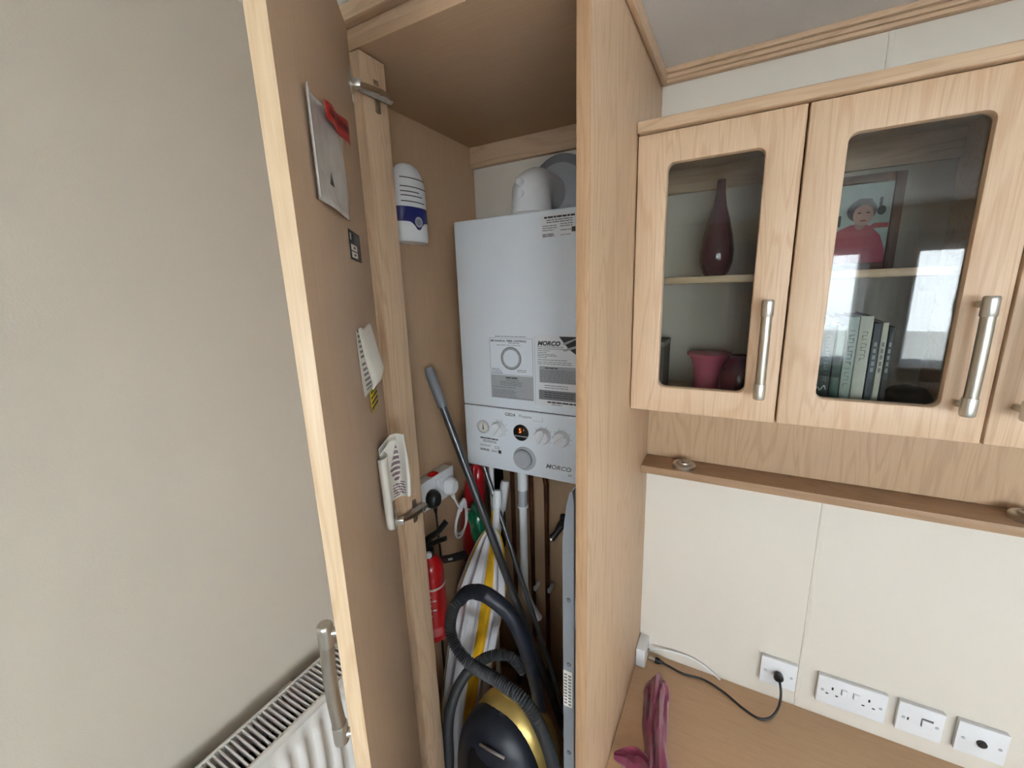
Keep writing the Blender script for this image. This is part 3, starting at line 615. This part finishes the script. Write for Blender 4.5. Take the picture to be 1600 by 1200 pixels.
# ================================================================== VACUUM CLEANER
vc = thing('vacuum_cleaner', 'navy and gold cylinder vacuum cleaner stood on end in the cupboard', 'vacuum', (-.46, .74, .1))
def ellips(c, r, mat, name, parent, p=2.3, cut=None, nu=48, nv=28):
    R = []
    for i in range(nv+1):
        a = -math.pi/2+math.pi*i/nv
        ca, sa = math.copysign(abs(math.cos(a))**(2/p), math.cos(a)), math.copysign(abs(math.sin(a))**(2/p), math.sin(a)); row = []
        for j in range(nu):
            q = 2*math.pi*j/nu; cq, sq = math.copysign(abs(math.cos(q))**(2/p), math.cos(q)), math.copysign(abs(math.sin(q))**(2/p), math.sin(q))
            row.append(Vector(c)+Vector((r[0]*ca*cq, r[1]*ca*sq, r[2]*sa))+Vector((1e-6*j, 0, 0)))
        R.append(row)
    return MB().rings(R).build(name, mat, parent, smooth=180)
ellips((-.453, .768, .318), (.132, .085, .226), GOLD, 'rear_shell', vc, 2.4)
ellips((-.468, .730, .303), (.131, .088, .226), NAVY, 'front_cover', vc, 2.35)
MB().lathe([(0, 0), (.052, 0), (.054, .004), (.048, .008), (0, .008)], (-.458, .661, .436), (.05, -.86, .55), 36, 1.25).build('handle_recess', BLACK, vc)
MB().tube(smoothpath([(-.493, .667, .482), (-.458, .662, .489), (-.423, .668, .480)], 6), .0035, 8).build('recess_trim', CHROME, vc)
MB().lathe([(0, 0), (.026, 0), (.026, .008), (.022, .012), (0, .013)], (-.470, .648, .345), (0, -1, .15), 28).build('power_button', BLACK, vc)
MB().box(-.425, -.395, .650, .662, .345, .357, .003).build('latch', BLACK, vc)
MB().tube(smoothpath([(-.49, .785, .530), (-.465, .775, .547), (-.43, .775, .545), (-.40, .785, .527)], 6), .012, 12, flat=1.5).build('carry_handle', GOLD, vc)
for sx in (-.575, -.345):
    MB().lathe([(0, 0), (.06, 0), (.064, .006), (.064, .02), (.058, .026), (0, .026)], (sx-.013, .79, .164), (1, 0, 0), 32).build('wheel', BLACK, vc)
def hose(path, name, parent, r=.0150, pitch=.0062, mat=BLACK):
    sp = smoothpath(path, 14); L = [0]
    for i in range(1, len(sp)): L.append(L[-1]+(sp[i]-sp[i-1]).length)
    n_ = int(L[-1]/pitch*2); pts = []; rad = []; k_ = 0
    for i in range(n_+1):
        d = L[-1]*i/n_
        while k_ < len(L)-2 and L[k_+1] < d: k_ += 1
        t = (d-L[k_])/max(1e-9, L[k_+1]-L[k_]); pts.append(sp[k_].lerp(sp[k_+1], t)); rad.append(r if i % 2 else r*.76)
    return MB().tube(pts, rad, 16).build(name, mat, parent, smooth=80)
RUB = plain('ribbed_hose_plastic', (62, 64, 66), 0.3, var=0.05)
hose([(-.553, .722, .852), (-.574, .705, .824), (-.580, .690, .773), (-.558, .680, .735), (-.507, .672, .711), (-.420, .662, .713), (-.349, .652, .701), (-.311, .652, .643), (-.288, .655, .56), (-.283, .66, .47), (-.30, .672, .38)], 'ribbed_hose', vc, .0150, mat=RUB)
hose([(-.560, .72, .10+.02), (-.61, .70, .135), (-.640, .705, .20), (-.645, .72, .276), (-.640, .72, .378), (-.632, .73, .452), (-.606, .74, .532), (-.562, .752, .604), (-.518, .772, .639), (-.470, .79, .645), (-.435, .80, .605)], 'ribbed_hose', vc, .0145, mat=RUB)
MB().tube(smoothpath([(-.566, .718, .836), (-.545, .722, .862), (-.515, .724, .874), (-.480, .725, .872), (-.434, .735, .836), (-.409, .750, .766), (-.399, .770, .676), (-.392, .790, .579), (-.388, .80, .50)], 8), [.0165]*8+[.0175]*8+[.019]*16+[.0185]*16+[.0165]*17, 18).build('hose_grip', NAVY, vc)
MB().obox((-.392, .776, .635), (.002, 0, -.03), (.002, 0, 0), (0, .001, 0)).build('grip_mark', CHROME, vc)
# ================================================================== STEPLADDER folded against the side panel
la = thing('stepladder', 'folded blue-grey metal stepladder standing against the cupboard side panel', 'ladder', (-.25, .8, .1))
def stile(y):
    pr = [(-.266, y, .101), (-.243, y, .101), (-.243, y, 1.205), (-.246, y, 1.228), (-.2505, y, 1.226), (-.257, y, 1.20), (-.2625, y, 1.16), (-.266, y, 1.115)]
    MB().prism([Vector(p) for p in pr], (0, .022, 0)).build('stile', ALU, la)
stile(.662); stile(1.10)
for z in (.25, .48, .71, .94): MB().box(-.262, -.247, .684, 1.10, z-.012, z+.012, .002).build('step', ALU, la)
for z in (.995, .842, .613, .40): MB().lathe([(0, 0), (.0048, 0), (.0045, .002), (0, .0028)], (-.2535, .662, z), (0, -1, 0), 14).build('rivet', GREYM, la)
MB().box(-.2655, -.2465, .6613, .6619, .735, .825).build('safety_label', PAPER, la)
for i in range(10): MB().box(-.2635, -.2575, .6609, .6614, .742+i*.008, .7455+i*.008).box(-.2545, -.2485, .6609, .6614, .740+i*.008, .744+i*.008).build('label_print', PRINTG, la)
MB().prism([(-.243, .668, 1.0), (-.2315, .668, .985), (-.2315, .668, .955), (-.243, .668, .925)], (0, .012, 0)).build('lock_bracket', ALU, la)
# ================================================================== RADIATOR on the left wall
ra = thing('radiator', 'white panel radiator with slatted top grille on the left wall', 'radiator', (-.72, .2, .2))
RZ, RY0, RY1 = .815, -.42, .560
def ribbed(x, sgn):
    b = MB(); rows = []; n_ = int((RY1-RY0-.02)/.0333)
    ys = []
    for i in range(n_*8+1):
        t = i/8; y = RY0+.01+t*.0333; ph = t % 1; d = 0.0 if ph < .28 else .0115*math.sin((ph-.28)/.72*math.pi)
        ys.append((y, d))
    for z, f in ((.215, 0), (.25, 0), (.262, 1), (RZ-.058, 1), (RZ-.046, 0), (RZ-.004, 0)):
        rows.append([(x+sgn*d*f, y, z) for y, d in ys])
    b.grid(rows); return b.build('panel', RADW, ra, smooth=60, solid=.0015)
ribbed(-.6765, 1); ribbed(-.755, -1)
MB().box(-.680, -.673, RY0, RY1, RZ-.018, RZ, .002).build('front_rim', RADW, ra); MB().box(-.7605, -.7545, RY0, RY1, RZ-.018, RZ, .002).build('rear_rim', RADW, ra)
for y in (RY0, RY1-.004): MB().box(-.758, -.674, y, y+.004, .215, RZ-.002, .001).build('side_cover', RADW, ra)
sl = MB().box(-.755, -.680, -.0016, .0016, RZ-.012, RZ-.0015, .0008).build('grille_slat', RADW, ra)
y = RY0+.012; sl.location.y = y
while y < RY1-.016:
    y += .0098; c = sl.copy(); C.objects.link(c); c.location.y = y
MB().box(-.750, -.684, RY0+.01, RY1-.01, .24, RZ-.06).build('convector_core', DARKM, ra)
MB().box(XL+.001, -.7605, -.2, -.17, .3, .78).box(XL+.001, -.7605, .38, .41, .3, .78).build('wall_bracket', RADW, ra)
# ================================================================== WALL CABINETS
CY = .94
def cabinet(i, x0, x1, wd, label, handle_x):
    t = thing('wall_cabinet', label, 'cabinet', ((x0+x1)/2, 1.07, 1.316))
    ci = MB(); e = .016
    ci.box(x0-.001, x0+e, CY+.0215, YB-.0005, 1.318, 1.884).box(x1-e, x1+.001, CY+.0215, YB-.0005, 1.318, 1.884)
    ci.box(x0+e, x1-e, CY+.0215, YB-.0005, 1.318, 1.334).box(x0+e, x1-e, CY+.0215, YB-.0005, 1.868, 1.884)
    ci.build('carcass', WX, t, smooth=0)
    MB().box(x0+e, x1-e, YB-.016, YB-.0005, 1.814, 1.868).build('batten', WX, t)
    MB().box(x0+e, x1-e, CY+.032, YB-.001, 1.593, 1.607, .001).build('shelf', WX, t)
    # door frame with rounded window
    gx0, gx1, gz0, gz1 = x0+.060, x1-.059, 1.373, 1.827; rr = .014
    dx0, dx1, dz0, dz1 = x0+.0015, x1-.0015, 1.316, 1.8855
    def rrect(a0, a1, c0, c1, r, y, n_=6):
        out = []
        for cx, cz, s in ((a1-r, c1-r, 0), (a0+r, c1-r, 90), (a0+r, c0+r, 180), (a1-r, c0+r, 270)):
            for k_ in range(n_+1):
                q = math.radians(s+90*k_/n_); out.append((cx+r*math.cos(q), y, cz+r*math.sin(q)))
        return out
    b = MB(); bev = .0035
    R = [rrect(gx0-.004, gx1+.004, gz0-.004, gz1+.004, rr+.004, CY), rrect(dx0+bev, dx1-bev, dz0+bev, dz1-bev, .0015, CY), rrect(dx0+.001, dx1-.001, dz0+.001, dz1-.001, .002, CY+.001), rrect(dx0, dx1, dz0, dz1, .002, CY+bev),
         rrect(dx0, dx1, dz0, dz1, .002, CY+.020), rrect(gx0, gx1, gz0, gz1, rr, CY+.020), rrect(gx0, gx1, gz0, gz1, rr, CY+.004), rrect(gx0-.001, gx1+.001, gz0-.001, gz1+.001, rr, CY+.001), rrect(gx0-.004, gx1+.004, gz0-.004, gz1+.004, rr+.004, CY)]
    b.rings(R, True, False); bmesh.ops.remove_doubles(b.bm, verts=b.bm.verts, dist=1e-5)
    d = b.build('door', wd, t, smooth=30)
    MB().box(gx0-.005, gx1+.005, CY+.0130, CY+.0165, gz0-.005, gz1+.005).build('pane', GLS, d, 0) if False else MB().box(gx0+.0003, gx1-.0003, CY+.0130, CY+.0160, gz0+.0003, gz1-.0003).build('pane', GLS, d, 0)
    bar_handle('handle', (handle_x, CY-.035, 1.560), (handle_x, CY-.035, 1.370), (0, -1, 0), d, .0015)
    return t
cabinet(1, -.2095, .0765, WD1, 'oak glass-door wall cabinet next to boiler cupboard, with plum vase', .043)
cabinet(2, .0765, .3680, WD2, 'oak glass-door wall cabinet with books and a framed photo', .331)
cabinet(3, .3680, .660, WD3, 'oak wall cabinet cut off by the right edge', .398)
cn = thing('cabinet_cornice', 'oak cornice board running along the tops of the wall cabinets', 'cornice', (.3, 1.0, 1.887))
MB().box(-.2095, 1.3, CY-.010, CY+.10, 1.8875, 1.909, .003, 3).build('board', WX, cn)
MB().box(-.2095, 1.3, CY+.10, YB-.0005, 1.8875, 1.900).build('top_board', WX, cn)
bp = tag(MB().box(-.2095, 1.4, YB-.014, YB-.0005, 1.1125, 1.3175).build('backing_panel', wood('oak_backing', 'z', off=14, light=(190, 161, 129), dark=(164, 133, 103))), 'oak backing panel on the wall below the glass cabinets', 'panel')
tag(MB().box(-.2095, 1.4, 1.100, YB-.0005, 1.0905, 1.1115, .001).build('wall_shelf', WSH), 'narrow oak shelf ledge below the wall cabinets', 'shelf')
def puck(x, y, label):
    t = thing('puck_light', label, 'light', (x, y, 1.1115))
    MB().lathe([(0, 0), (.027, 0), (.029, .003), (.029, .010), (.026, .013), (.024, .0125), (.022, .011), (.020, .011), (0, .011)], (x, y, 1.1118), (0, 0, 1), 36).build('rim', CHROME, t)
    MB().lathe([(0, 0), (.0165, 0), (.0175, .003), (.0165, .006), (0, .007)], (x, y, 1.1225), (0, 0, 1), 30).build('push_button', STEEL, t)
    for a in (.3, 2.4, 4.5): MB().lathe([(0, 0), (.0035, 0), (.003, .001), (0, .0012)], (x+.009*math.cos(a), y+.009*math.sin(a), 1.1293), (0, 0, 1), 12).build('dimple', GREYM, t)
puck(-.103, 1.1315, 'round silver puck light at the left end of ledge'); puck(.535, 1.140, 'round silver puck light cut off at the right end of ledge')
# ---- contents of the left glass cabinet
tag(MB().lathe([(0, 0), (.021, 0), (.028, .010), (.034, .030), (.035, .055), (.031, .085), (.023, .120), (.014, .150), (.0095, .180), (.0085, .205), (.0065, .205), (.0075, .18), (0, .12)], (-.058, 1.085, 1.6072), (0, 0, 1), 36).build('teardrop_vase', PLUM), 'tall plum glass teardrop vase on the cabinet shelf', 'vase')
bw = thing('pink_pot', 'pink flared china pot at the bottom of left cabinet', 'pot', (-.052, 1.06, 1.334))
MB().lathe([(0, 0), (.030, 0), (.032, .006), (.030, .04), (.033, .07), (.040, .09), (.046, .098), (.044, .100), (.037, .09), (.029, .065), (0, .03)], (-.058, 1.07, 1.3342), (0, 0, 1), 36).build('body', PINK, bw)
MB().lathe([(.040, 0), (.0475, .001), (.0480, .006), (.040, .007)], (-.058, 1.07, 1.4275), (0, 0, 1), 36).build('rim', PINK, bw)
tag(MB().lathe([(0, 0), (.018, 0), (.033, .012), (.040, .035), (.038, .062), (.030, .085), (.022, .095), (.024, .102), (.018, .102), (0, .08)], (.005, 1.03, 1.3342), (0, 0, 1), 32).build('round_jar', WINE), 'dark wine-red round jar beside the pink pot', 'jar')
bx_ = thing('small_box', 'small dark box in the bottom left corner of left cabinet', 'box', (-.17, 1.09, 1.334))
MB().box(-.192, -.156, 1.05, 1.15, 1.3342, 1.445, .002).build('body', plain('dark_grey_card', (70, 66, 64), .6), bx_); MB().box(-.193, -.155, 1.049, 1.151, 1.445, 1.458, .002).build('lid', plain('grey_card_lid', (130, 128, 122), .6), bx_)
# ---- contents of the middle cabinet: photo frame and books
pf = thing('photo_frame', 'wooden frame with photo of woman in red top', 'photo frame', (.21, 1.15, 1.607))
PX0, PX1, PZ0, PZ1, PY = .135, .268, 1.6075, 1.797, 1.150
FRM = wood('dark_frame_wood', 'z', light=(120, 84, 58), dark=(86, 56, 38)); f_ = MB(); e = .016
f_.box(PX0, PX0+e, PY, PY+.014, PZ0, PZ1, .002).box(PX1-e, PX1, PY, PY+.014, PZ0, PZ1, .002).box(PX0+e, PX1-e, PY, PY+.014, PZ0, PZ0+e, .002).box(PX0+e, PX1-e, PY, PY+.014, PZ1-e, PZ1, .002)
f_.build('frame', FRM, pf)
def pm(n_, c): return plain('photo_'+n_, c, .5, var=.06, scale=60)
ph = MB().box(PX0+e, PX1-e, PY+.008, PY+.012, PZ0+e, PZ1-e).build('photo_print', pm('pale_background', (190, 206, 204)), pf)
def blob(pts, k_, mt, name): MB().prism([(x, PY+.0078-k_*.0004, z) for x, z in pts], (0, .0003, 0)).build(name, mt, ph, 0)
def ell(cx, cz, rx, rz, n_=24): return [(cx+rx*math.cos(2*math.pi*i/n_), cz+rz*math.sin(2*math.pi*i/n_)) for i in range(n_)]
blob([(.152, 1.70), (.158, 1.70), (.158, 1.775), (.152, 1.775)], 1, pm('grey', (120, 134, 136)), 'photo_shape'); blob([(.152, 1.70), (.172, 1.70), (.172, 1.722), (.152, 1.722)], 1, pm('dark', (44, 42, 46)), 'photo_shape')
blob(ell(.237, 1.727, .007, .009), 1, pm('dark2', (40, 42, 44)), 'photo_shape'); blob([(.232, 1.735), (.237, 1.735), (.237, 1.752), (.232, 1.752)], 1, bpy.data.materials['photo_dark2'], 'photo_shape')
blob([(.215, 1.693), (.251, 1.693), (.251, 1.702), (.228, 1.703)], 1, pm('red2', (178, 40, 56)), 'photo_shape')
blob([(.152, 1.6235), (.252, 1.6235), (.250, 1.650), (.240, 1.678), (.226, 1.694), (.214, 1.702), (.190, 1.702), (.172, 1.694), (.158, 1.682), (.152, 1.672)], 2, pm('red', (176, 28, 66)), 'photo_shape')
blob(ell(.205, 1.729, .0245, .0225), 3, pm('grey_hair', (104, 100, 108)), 'photo_shape'); blob(ell(.205, 1.703, .009, .012), 3, pm('skin_shade', (176, 134, 126)), 'photo_shape')
blob(ell(.208, 1.720, .0165, .0205), 4, pm('skin', (206, 164, 152)), 'photo_shape'); blob([(.190, 1.733), (.196, 1.742), (.21, 1.745), (.222, 1.74), (.226, 1.730), (.22, 1.751), (.20, 1.753), (.188, 1.745)], 5, bpy.data.materials['photo_grey_hair'], 'photo_shape')
for ex_ in (.2015, .2155): blob(ell(ex_, 1.7245, .0035, .0016, 10), 5, bpy.data.materials['photo_dark'], 'photo_shape')
blob(ell(.209, 1.709, .006, .0018, 12), 5, pm('mouth', (150, 70, 74)), 'photo_shape')
BK = [(.133, .0295, .186, (22, 46, 42), 'dark green hardback with white script on spine, leftmost book'), (.1640, .0142, .172, (58, 84, 76), 'green book with pale title block on spine, second from left'),
      (.1795, .0165, .188, (168, 180, 172), 'pale grey-green book with dark upright lettering on spine'), (.1970, .0195, .190, (214, 212, 200), 'cream white book, the widest pale spine in the row'),
      (.2180, .0110, .176, (74, 82, 92), 'dark slate book just right of the cream white book'), (.2300, .0090, .178, (208, 204, 190), 'thin ivory book between the two dark ones'), (.2400, .0090, .170, (48, 50, 52), 'thin charcoal book at the right end of the row')]
def strokes(parent, x, z0, z1, w_, mat):      # small upright spine lettering, too soft to read
    b = MB(); z = z0; q = random.Random(int(x*1e4))
    while z > z1:
        hgt = q.uniform(.0035, .0065); b.box(x, x+w_, .9913, .9919, z-.0010, z)
        if q.random() < .6: e0 = x if q.random() < .5 else x+w_-.0012; b.box(e0, e0+.0012, .9913, .9919, z-hgt, z)
        z -= hgt+.0022
    b.build('spine_title', mat, parent, 0)
for i, (x, wd, h, col, lab) in enumerate(BK):
    t = thing('book', lab, 'book', (x+wd/2, 1.05, 1.334), 'books in the glass cabinet'); cv = plain('book_cover_%d' % i, col, .45)
    MB().box(x, x+wd, .992, .996, 1.3343, 1.334+h, .0012).box(x, x+.002, .996, 1.13, 1.3343, 1.334+h).box(x+wd-.002, x+wd, .996, 1.13, 1.3343, 1.334+h).build('cover', cv, t)
    MB().box(x+.002, x+wd-.002, .996, 1.127, 1.337, 1.331+h).build('pages', PAPER, t)
    inv = lambda z: (x+wd*.5, .9915, z)
    if i == 0:
        for z, s_ in ((1.50, .020), (1.375, .020), (1.352, .016)):
            MB().tube(smoothpath([(x+.006, .9915, z), (x+.012, .9915, z+s_*.5), (x+.016, .9915, z+s_*.2), (x+.022, .9915, z+s_*.7), (x+.025, .9915, z+s_*.3)], 4), .0011, 6).build('spine_script', FABW, t)
        strokes(t, x+.018, 1.487, 1.40, .006, PRINTL)
    if i == 1:
        MB().box(x+.002, x+wd-.002, .9913, .9919, 1.45, 1.50).build('title_block', plain('pale_green_print', (150, 178, 166), .5), t); MB().box(x+.004, x+wd-.004, .9911, .9918, 1.434, 1.446).build('publisher_mark', PRINT, t)
    if i == 2: strokes(t, x+.0045, 1.497, 1.435, .0075, PRINT); strokes(t, x+.0045, 1.425, 1.390, .007, PRINTG)
    if i == 3: strokes(t, x+.006, 1.495, 1.44, .0075, PRINTG)
    if i in (4, 5, 6):
        for k_ in range(5): MB().box(x+wd*.3, x+wd*.7, .9913, .9919, 1.42+k_*.012, 1.428+k_*.012).build('spine_print', PRINTG if i == 5 else PRINTL, t)
crumple('folded_scarf', (.298, 1.05, 1.362), (.034, .05, .024), plain('dark_grey_cloth', (66, 62, 60), .9), 'dark grey cloth bundled beside the books', 'cloth', 2.2, .15, 0)
# ================================================================== WORKTOP AND SOCKETS
tv = thing('low_unit', 'low oak television unit with worktop along the wall', 'unit', (.6, .9, 0))
MB().box(-.2095, 1.8, .66, YB-.0005, .395, .42, .002).build('worktop', WTOP, tv)
MB().box(-.2095, 1.78, .70, YB-.0005, .0, .395).build('carcass', WPLY, tv)
for i in range(4): MB().box(-.2085+i*.497, -.2085+(i+1)*.497-.004, .682, .70, .05, .39, .002).build('door', WD1, tv)
def plate(x0, x1, label, kind):
    t = thing('wall_plate', label, 'socket', ((x0+x1)/2, YB, .48))
    z0, z1 = .474, .559; y0 = YB-.015
    MB().box(x0+.001, x1-.001, y0+.006, YB-.0005, z0+.001, z1-.001, .001).build('pattress', WHITE, t)
    MB().box(x0, x1, y0, y0+.008, z0, z1, .002).build('face_plate', WHITE, t)
    zc = (z0+z1)/2
    def pit(xa, xb, za, zb, name='pin_hole'): MB().box(xa, xb, y0-.0004, y0+.0004, za, zb).build(name, PRINT, t, 0)
    def scr(x): MB().lathe([(0, 0), (.0036, 0), (.0034, .0006), (0, .0008)], (x, y0, zc), (0, -1, 0), 14).build('screw', GREYL, t); pit(x-.0030, x+.0030, zc-.0010, zc+.0010, 'screw_slot')
    scr(x0+.012); scr(x1-.012)
    if kind == 'double':
        for cx in (x0+.033, x1-.036):
            pit(cx-.002, cx+.002, zc+.008, zc+.016); pit(cx-.0135, cx-.0075, zc-.009, zc-.0055); pit(cx+.0075, cx+.0135, zc-.009, zc-.0055)
        for cx in (x0+.058, x0+.083): MB().box(cx-.006, cx+.006, y0-.004, y0+.001, zc+.002, zc+.020, .0015).build('rocker', WHITE, t); pit(cx-.0072, cx-.0064, zc+.003, zc+.02, 'switch_gap')
    if kind == 'coax':
        cx = (x0+x1)/2; MB().lathe([(.0, 0), (.009, 0), (.009, .004), (.006, .004), (.006, .006), (0, .006)], (cx, y0, zc), (0, -1, 0), 20).build('aerial_jack', STEEL if label.startswith('white aerial') else PRINT, t)
    if kind == 'spur':
        MB().box(x0+.046, x0+.066, y0-.004, y0+.001, zc-.010, zc+.012, .0015).build('rocker', WHITE, t); pit(x0+.045, x0+.0665, zc+.012, zc+.0145, 'switch_gap'); pit(x0+.0445, x0+.0455, zc-.008, zc+.012, 'switch_gap'); pit(x0+.019, x0+.022, zc-.004, zc+.004, 'fuse_mark')
    return t
plate(.127, .213, 'white aerial wall plate with a black cable plugged in', 'coax')
plate(.259, .404, 'white double wall socket with two rockers above worktop', 'double')
plate(.424, .510, 'white switched spur plate right of the double socket', 'spur')
plate(.532, .618, 'white wall plate with round black jack, far right', 'coax')
ac = thing('aerial_cable', 'black aerial cable looping over the worktop to the wall plate', 'cable', (0, 1.15, .42))
cp_ = smoothpath([(-.132, 1.166, .4290), (-.110, 1.163, .4275), (-.070, 1.160, .4235), (-.014, 1.166, .4235), (.039, 1.150, .4235), (.089, 1.121, .4235), (.128, 1.108, .4235), (.156, 1.118, .430), (.172, 1.132, .455), (.176, 1.142, .490), (.173, 1.155, .513), (.170, 1.170, .5175)], 10)
MB().tube(cp_, .0032, 12).build('lead', BLACK, ac)
MB().lathe([(0, 0), (.0105, 0), (.012, .004), (.012, .014), (.008, .018), (0, .018)], (.170, 1.1815, .5175), (0, -1, 0), 22).build('wall_connector', BLACK, ac)
MB().lathe([(0, 0), (.0085, 0), (.0085, .012), (.005, .018), (.004, .026), (0, .026)], (-.155, 1.168, .4292), (1, -.05, -.02), 20).build('free_connector', BLACK, ac)
MB().lathe([(0, 0), (.005, 0), (.005, .02), (0, .02)], (-.1745, 1.169, .4292), (1, -.05, 0), 16).build('connector_pin', STEEL, ac)
jb = thing('aerial_box', 'small white box on worktop in the corner by the panel', 'box', (-.19, 1.16, .42))
MB().box(-.2085, -.180, 1.128, YB-.002, .4202, .484, .003).build('body', WHITE, jb); MB().lathe([(0, 0), (.005, 0), (.005, .006), (0, .006)], (-.180, 1.172, .452), (1, 0, 0), 14).build('port', STEEL, jb)
tag(MB().tube(smoothpath([(-.174, 1.180, .452), (-.14, 1.186, .458), (-.09, 1.190, .462), (-.054, 1.192, .460), (-.02, 1.192, .450), (.010, 1.190, .435), (.03, 1.188, .4235)], 8), .0024, 10).build('white_cable', WHITE), 'thin white cable running along wall behind the black aerial lead', 'cable')
# burgundy cloth: a long folded strip lying away from the camera and a second fold across
cl = thing('burgundy_cloth', 'crumpled burgundy cloth lying on worktop beside the panel', 'cloth', (-.12, .95, .42))
def strip(P, wds, hts, name, seed, nw=16):
    sp = smoothpath(P, 10); n_ = len(sp); G = []
    for i, p in enumerate(sp):
        t = i/(n_-1); d = (sp[min(i+1, n_-1)]-sp[max(i-1, 0)]).normalized(); s = Vector((d.y, -d.x, 0)); f = t*(len(wds)-1); k_ = min(int(f), len(wds)-2)
        wd = wds[k_]+(wds[k_+1]-wds[k_])*(f-k_); ht = hts[k_]+(hts[k_+1]-hts[k_])*(f-k_); row = []
        for j in range(nw+1):
            v = j/nw*2-1; fold = .9*abs(math.sin(v*2.6+seed+t*2.2))-.45+.25*math.sin(v*11-t*6+seed)
            z = .4215+ht*max(0, (1-abs(v)**2.2))*(1+fold)+.003*noise.noise(Vector((v*3, t*9, seed)))
            row.append(p+s*wd*v*(1+.10*math.sin(t*15+seed))+Vector((0, 0, max(.4212, z)-p.z)))
        G.append(row)
    return MB().grid(G).build(name, BURG, cl, smooth=70, solid=.0016)
strip([(-.130, 1.098, .42), (-.130, 1.05, .42), (-.122, .98, .42), (-.112, .92, .42), (-.098, .86, .42), (-.085, .79, .42)], [.022, .040, .030, .030, .030, .036], [.020, .045, .040, .034, .030, .024], 'long_fold', 1.0)
strip([(-.198, .835, .42), (-.165, .842, .42), (-.13, .838, .42), (-.10, .815, .42), (-.07, .78, .42)], [.006, .026, .034, .034, .030], [.006, .022, .030, .030, .02], 'cross_fold', 2.4)
# ================================================================== REST OF THE ROOM (seen in the glass)
def curtain(x0, x1, z0, z1, y, folds, amp, mat, name, label, along='x'):
    G = []; n_ = max(40, int(folds*10))
    for z in (z0, (z0+z1)/2, z1): G.append([((x0+(x1-x0)*i/n_, y+amp*math.sin(2*math.pi*folds*i/n_+.5*math.sin(i*.37)), z) if along == 'x' else (y+amp*math.sin(2*math.pi*folds*i/n_), x0+(x1-x0)*i/n_, z)) for i in range(n_+1)])
    return tag(MB().grid(G).build(name, mat, smooth=80), label, 'curtain')
curtain(.10, .82, .90, 1.90, YF+.035, 15, .010, NET, 'net_curtain', 'white net curtain over the window nearest boiler cupboard'); curtain(1.03, 1.98, .90, 1.90, YF+.035, 19, .010, NET, 'net_curtain', 'white net curtain reflected in the glass door with books')
curtain(2.23, 3.28, .90, 1.90, YF+.035, 20, .010, NET, 'net_curtain', 'white net curtain over the window at far end of room')
curtain(.79, 1.06, .85, 1.915, YF+.075, 5, .022, CURT, 'curtain', 'grey curtain gathered between two windows reflected in glass'); curtain(-.10, .14, .85, 1.915, YF+.075, 4, .022, CURT, 'curtain', 'grey curtain at the left end of windows'); curtain(1.93, 2.22, .85, 1.915, YF+.075, 5, .022, CURT, 'curtain', 'grey curtain before the far end window')
tag(MB().tube([(-.2, YF+.075, 1.925), (3.2, YF+.075, 1.925)], .008, 12).build('curtain_rail', WHITE), 'thin white curtain rail above the windows', 'curtain rail')
so = thing('sofa', 'taupe sofa with grey cushions under the windows behind camera', 'sofa', (1.2, -1.8, 0))
MB().box(.0, 2.6, -2.05, -1.30, .06, .42, .04, 3).build('base', SOFA, so); MB().box(.0, 2.6, -2.085, -1.87, .42, .86, .05, 3).build('backrest', SOFA, so); MB().box(-.12, .0, -2.06, -1.30, .06, .62, .05, 3).build('arm', SOFA, so)
for x in (.03, .88, 1.73): MB().box(x, x+.83, -1.88, -1.31, .42, .54, .04, 3).build('seat_cushion', SOFA, so)
pic = thing('wall_picture', 'framed picture on the far wall, faint in the left glass', 'picture', (-.42, YF, 1.3))
MB().box(-.40, -.14, YF+.001, YF+.02, 1.28, 1.62, .004).build('frame', wood('picture_frame_oak', 'z', off=20), pic); MB().box(-.37, -.17, YF+.0195, YF+.0215, 1.32, 1.58).build('picture_print', plain('muted_print', (150, 140, 126), .5, var=.3, scale=8), pic)

# ---- outside the windows: ground added, kept pale to bounce daylight up to the ceiling
struct(MB().box(-14, 18, -22, YF-.3, -.75, -.65).box(XR+.3, 18, YF-.3, 12, -.75, -.65).build('ground', plain('pale_bounce_gravel', (208, 204, 196), .95, var=.25, scale=4), smooth=0))
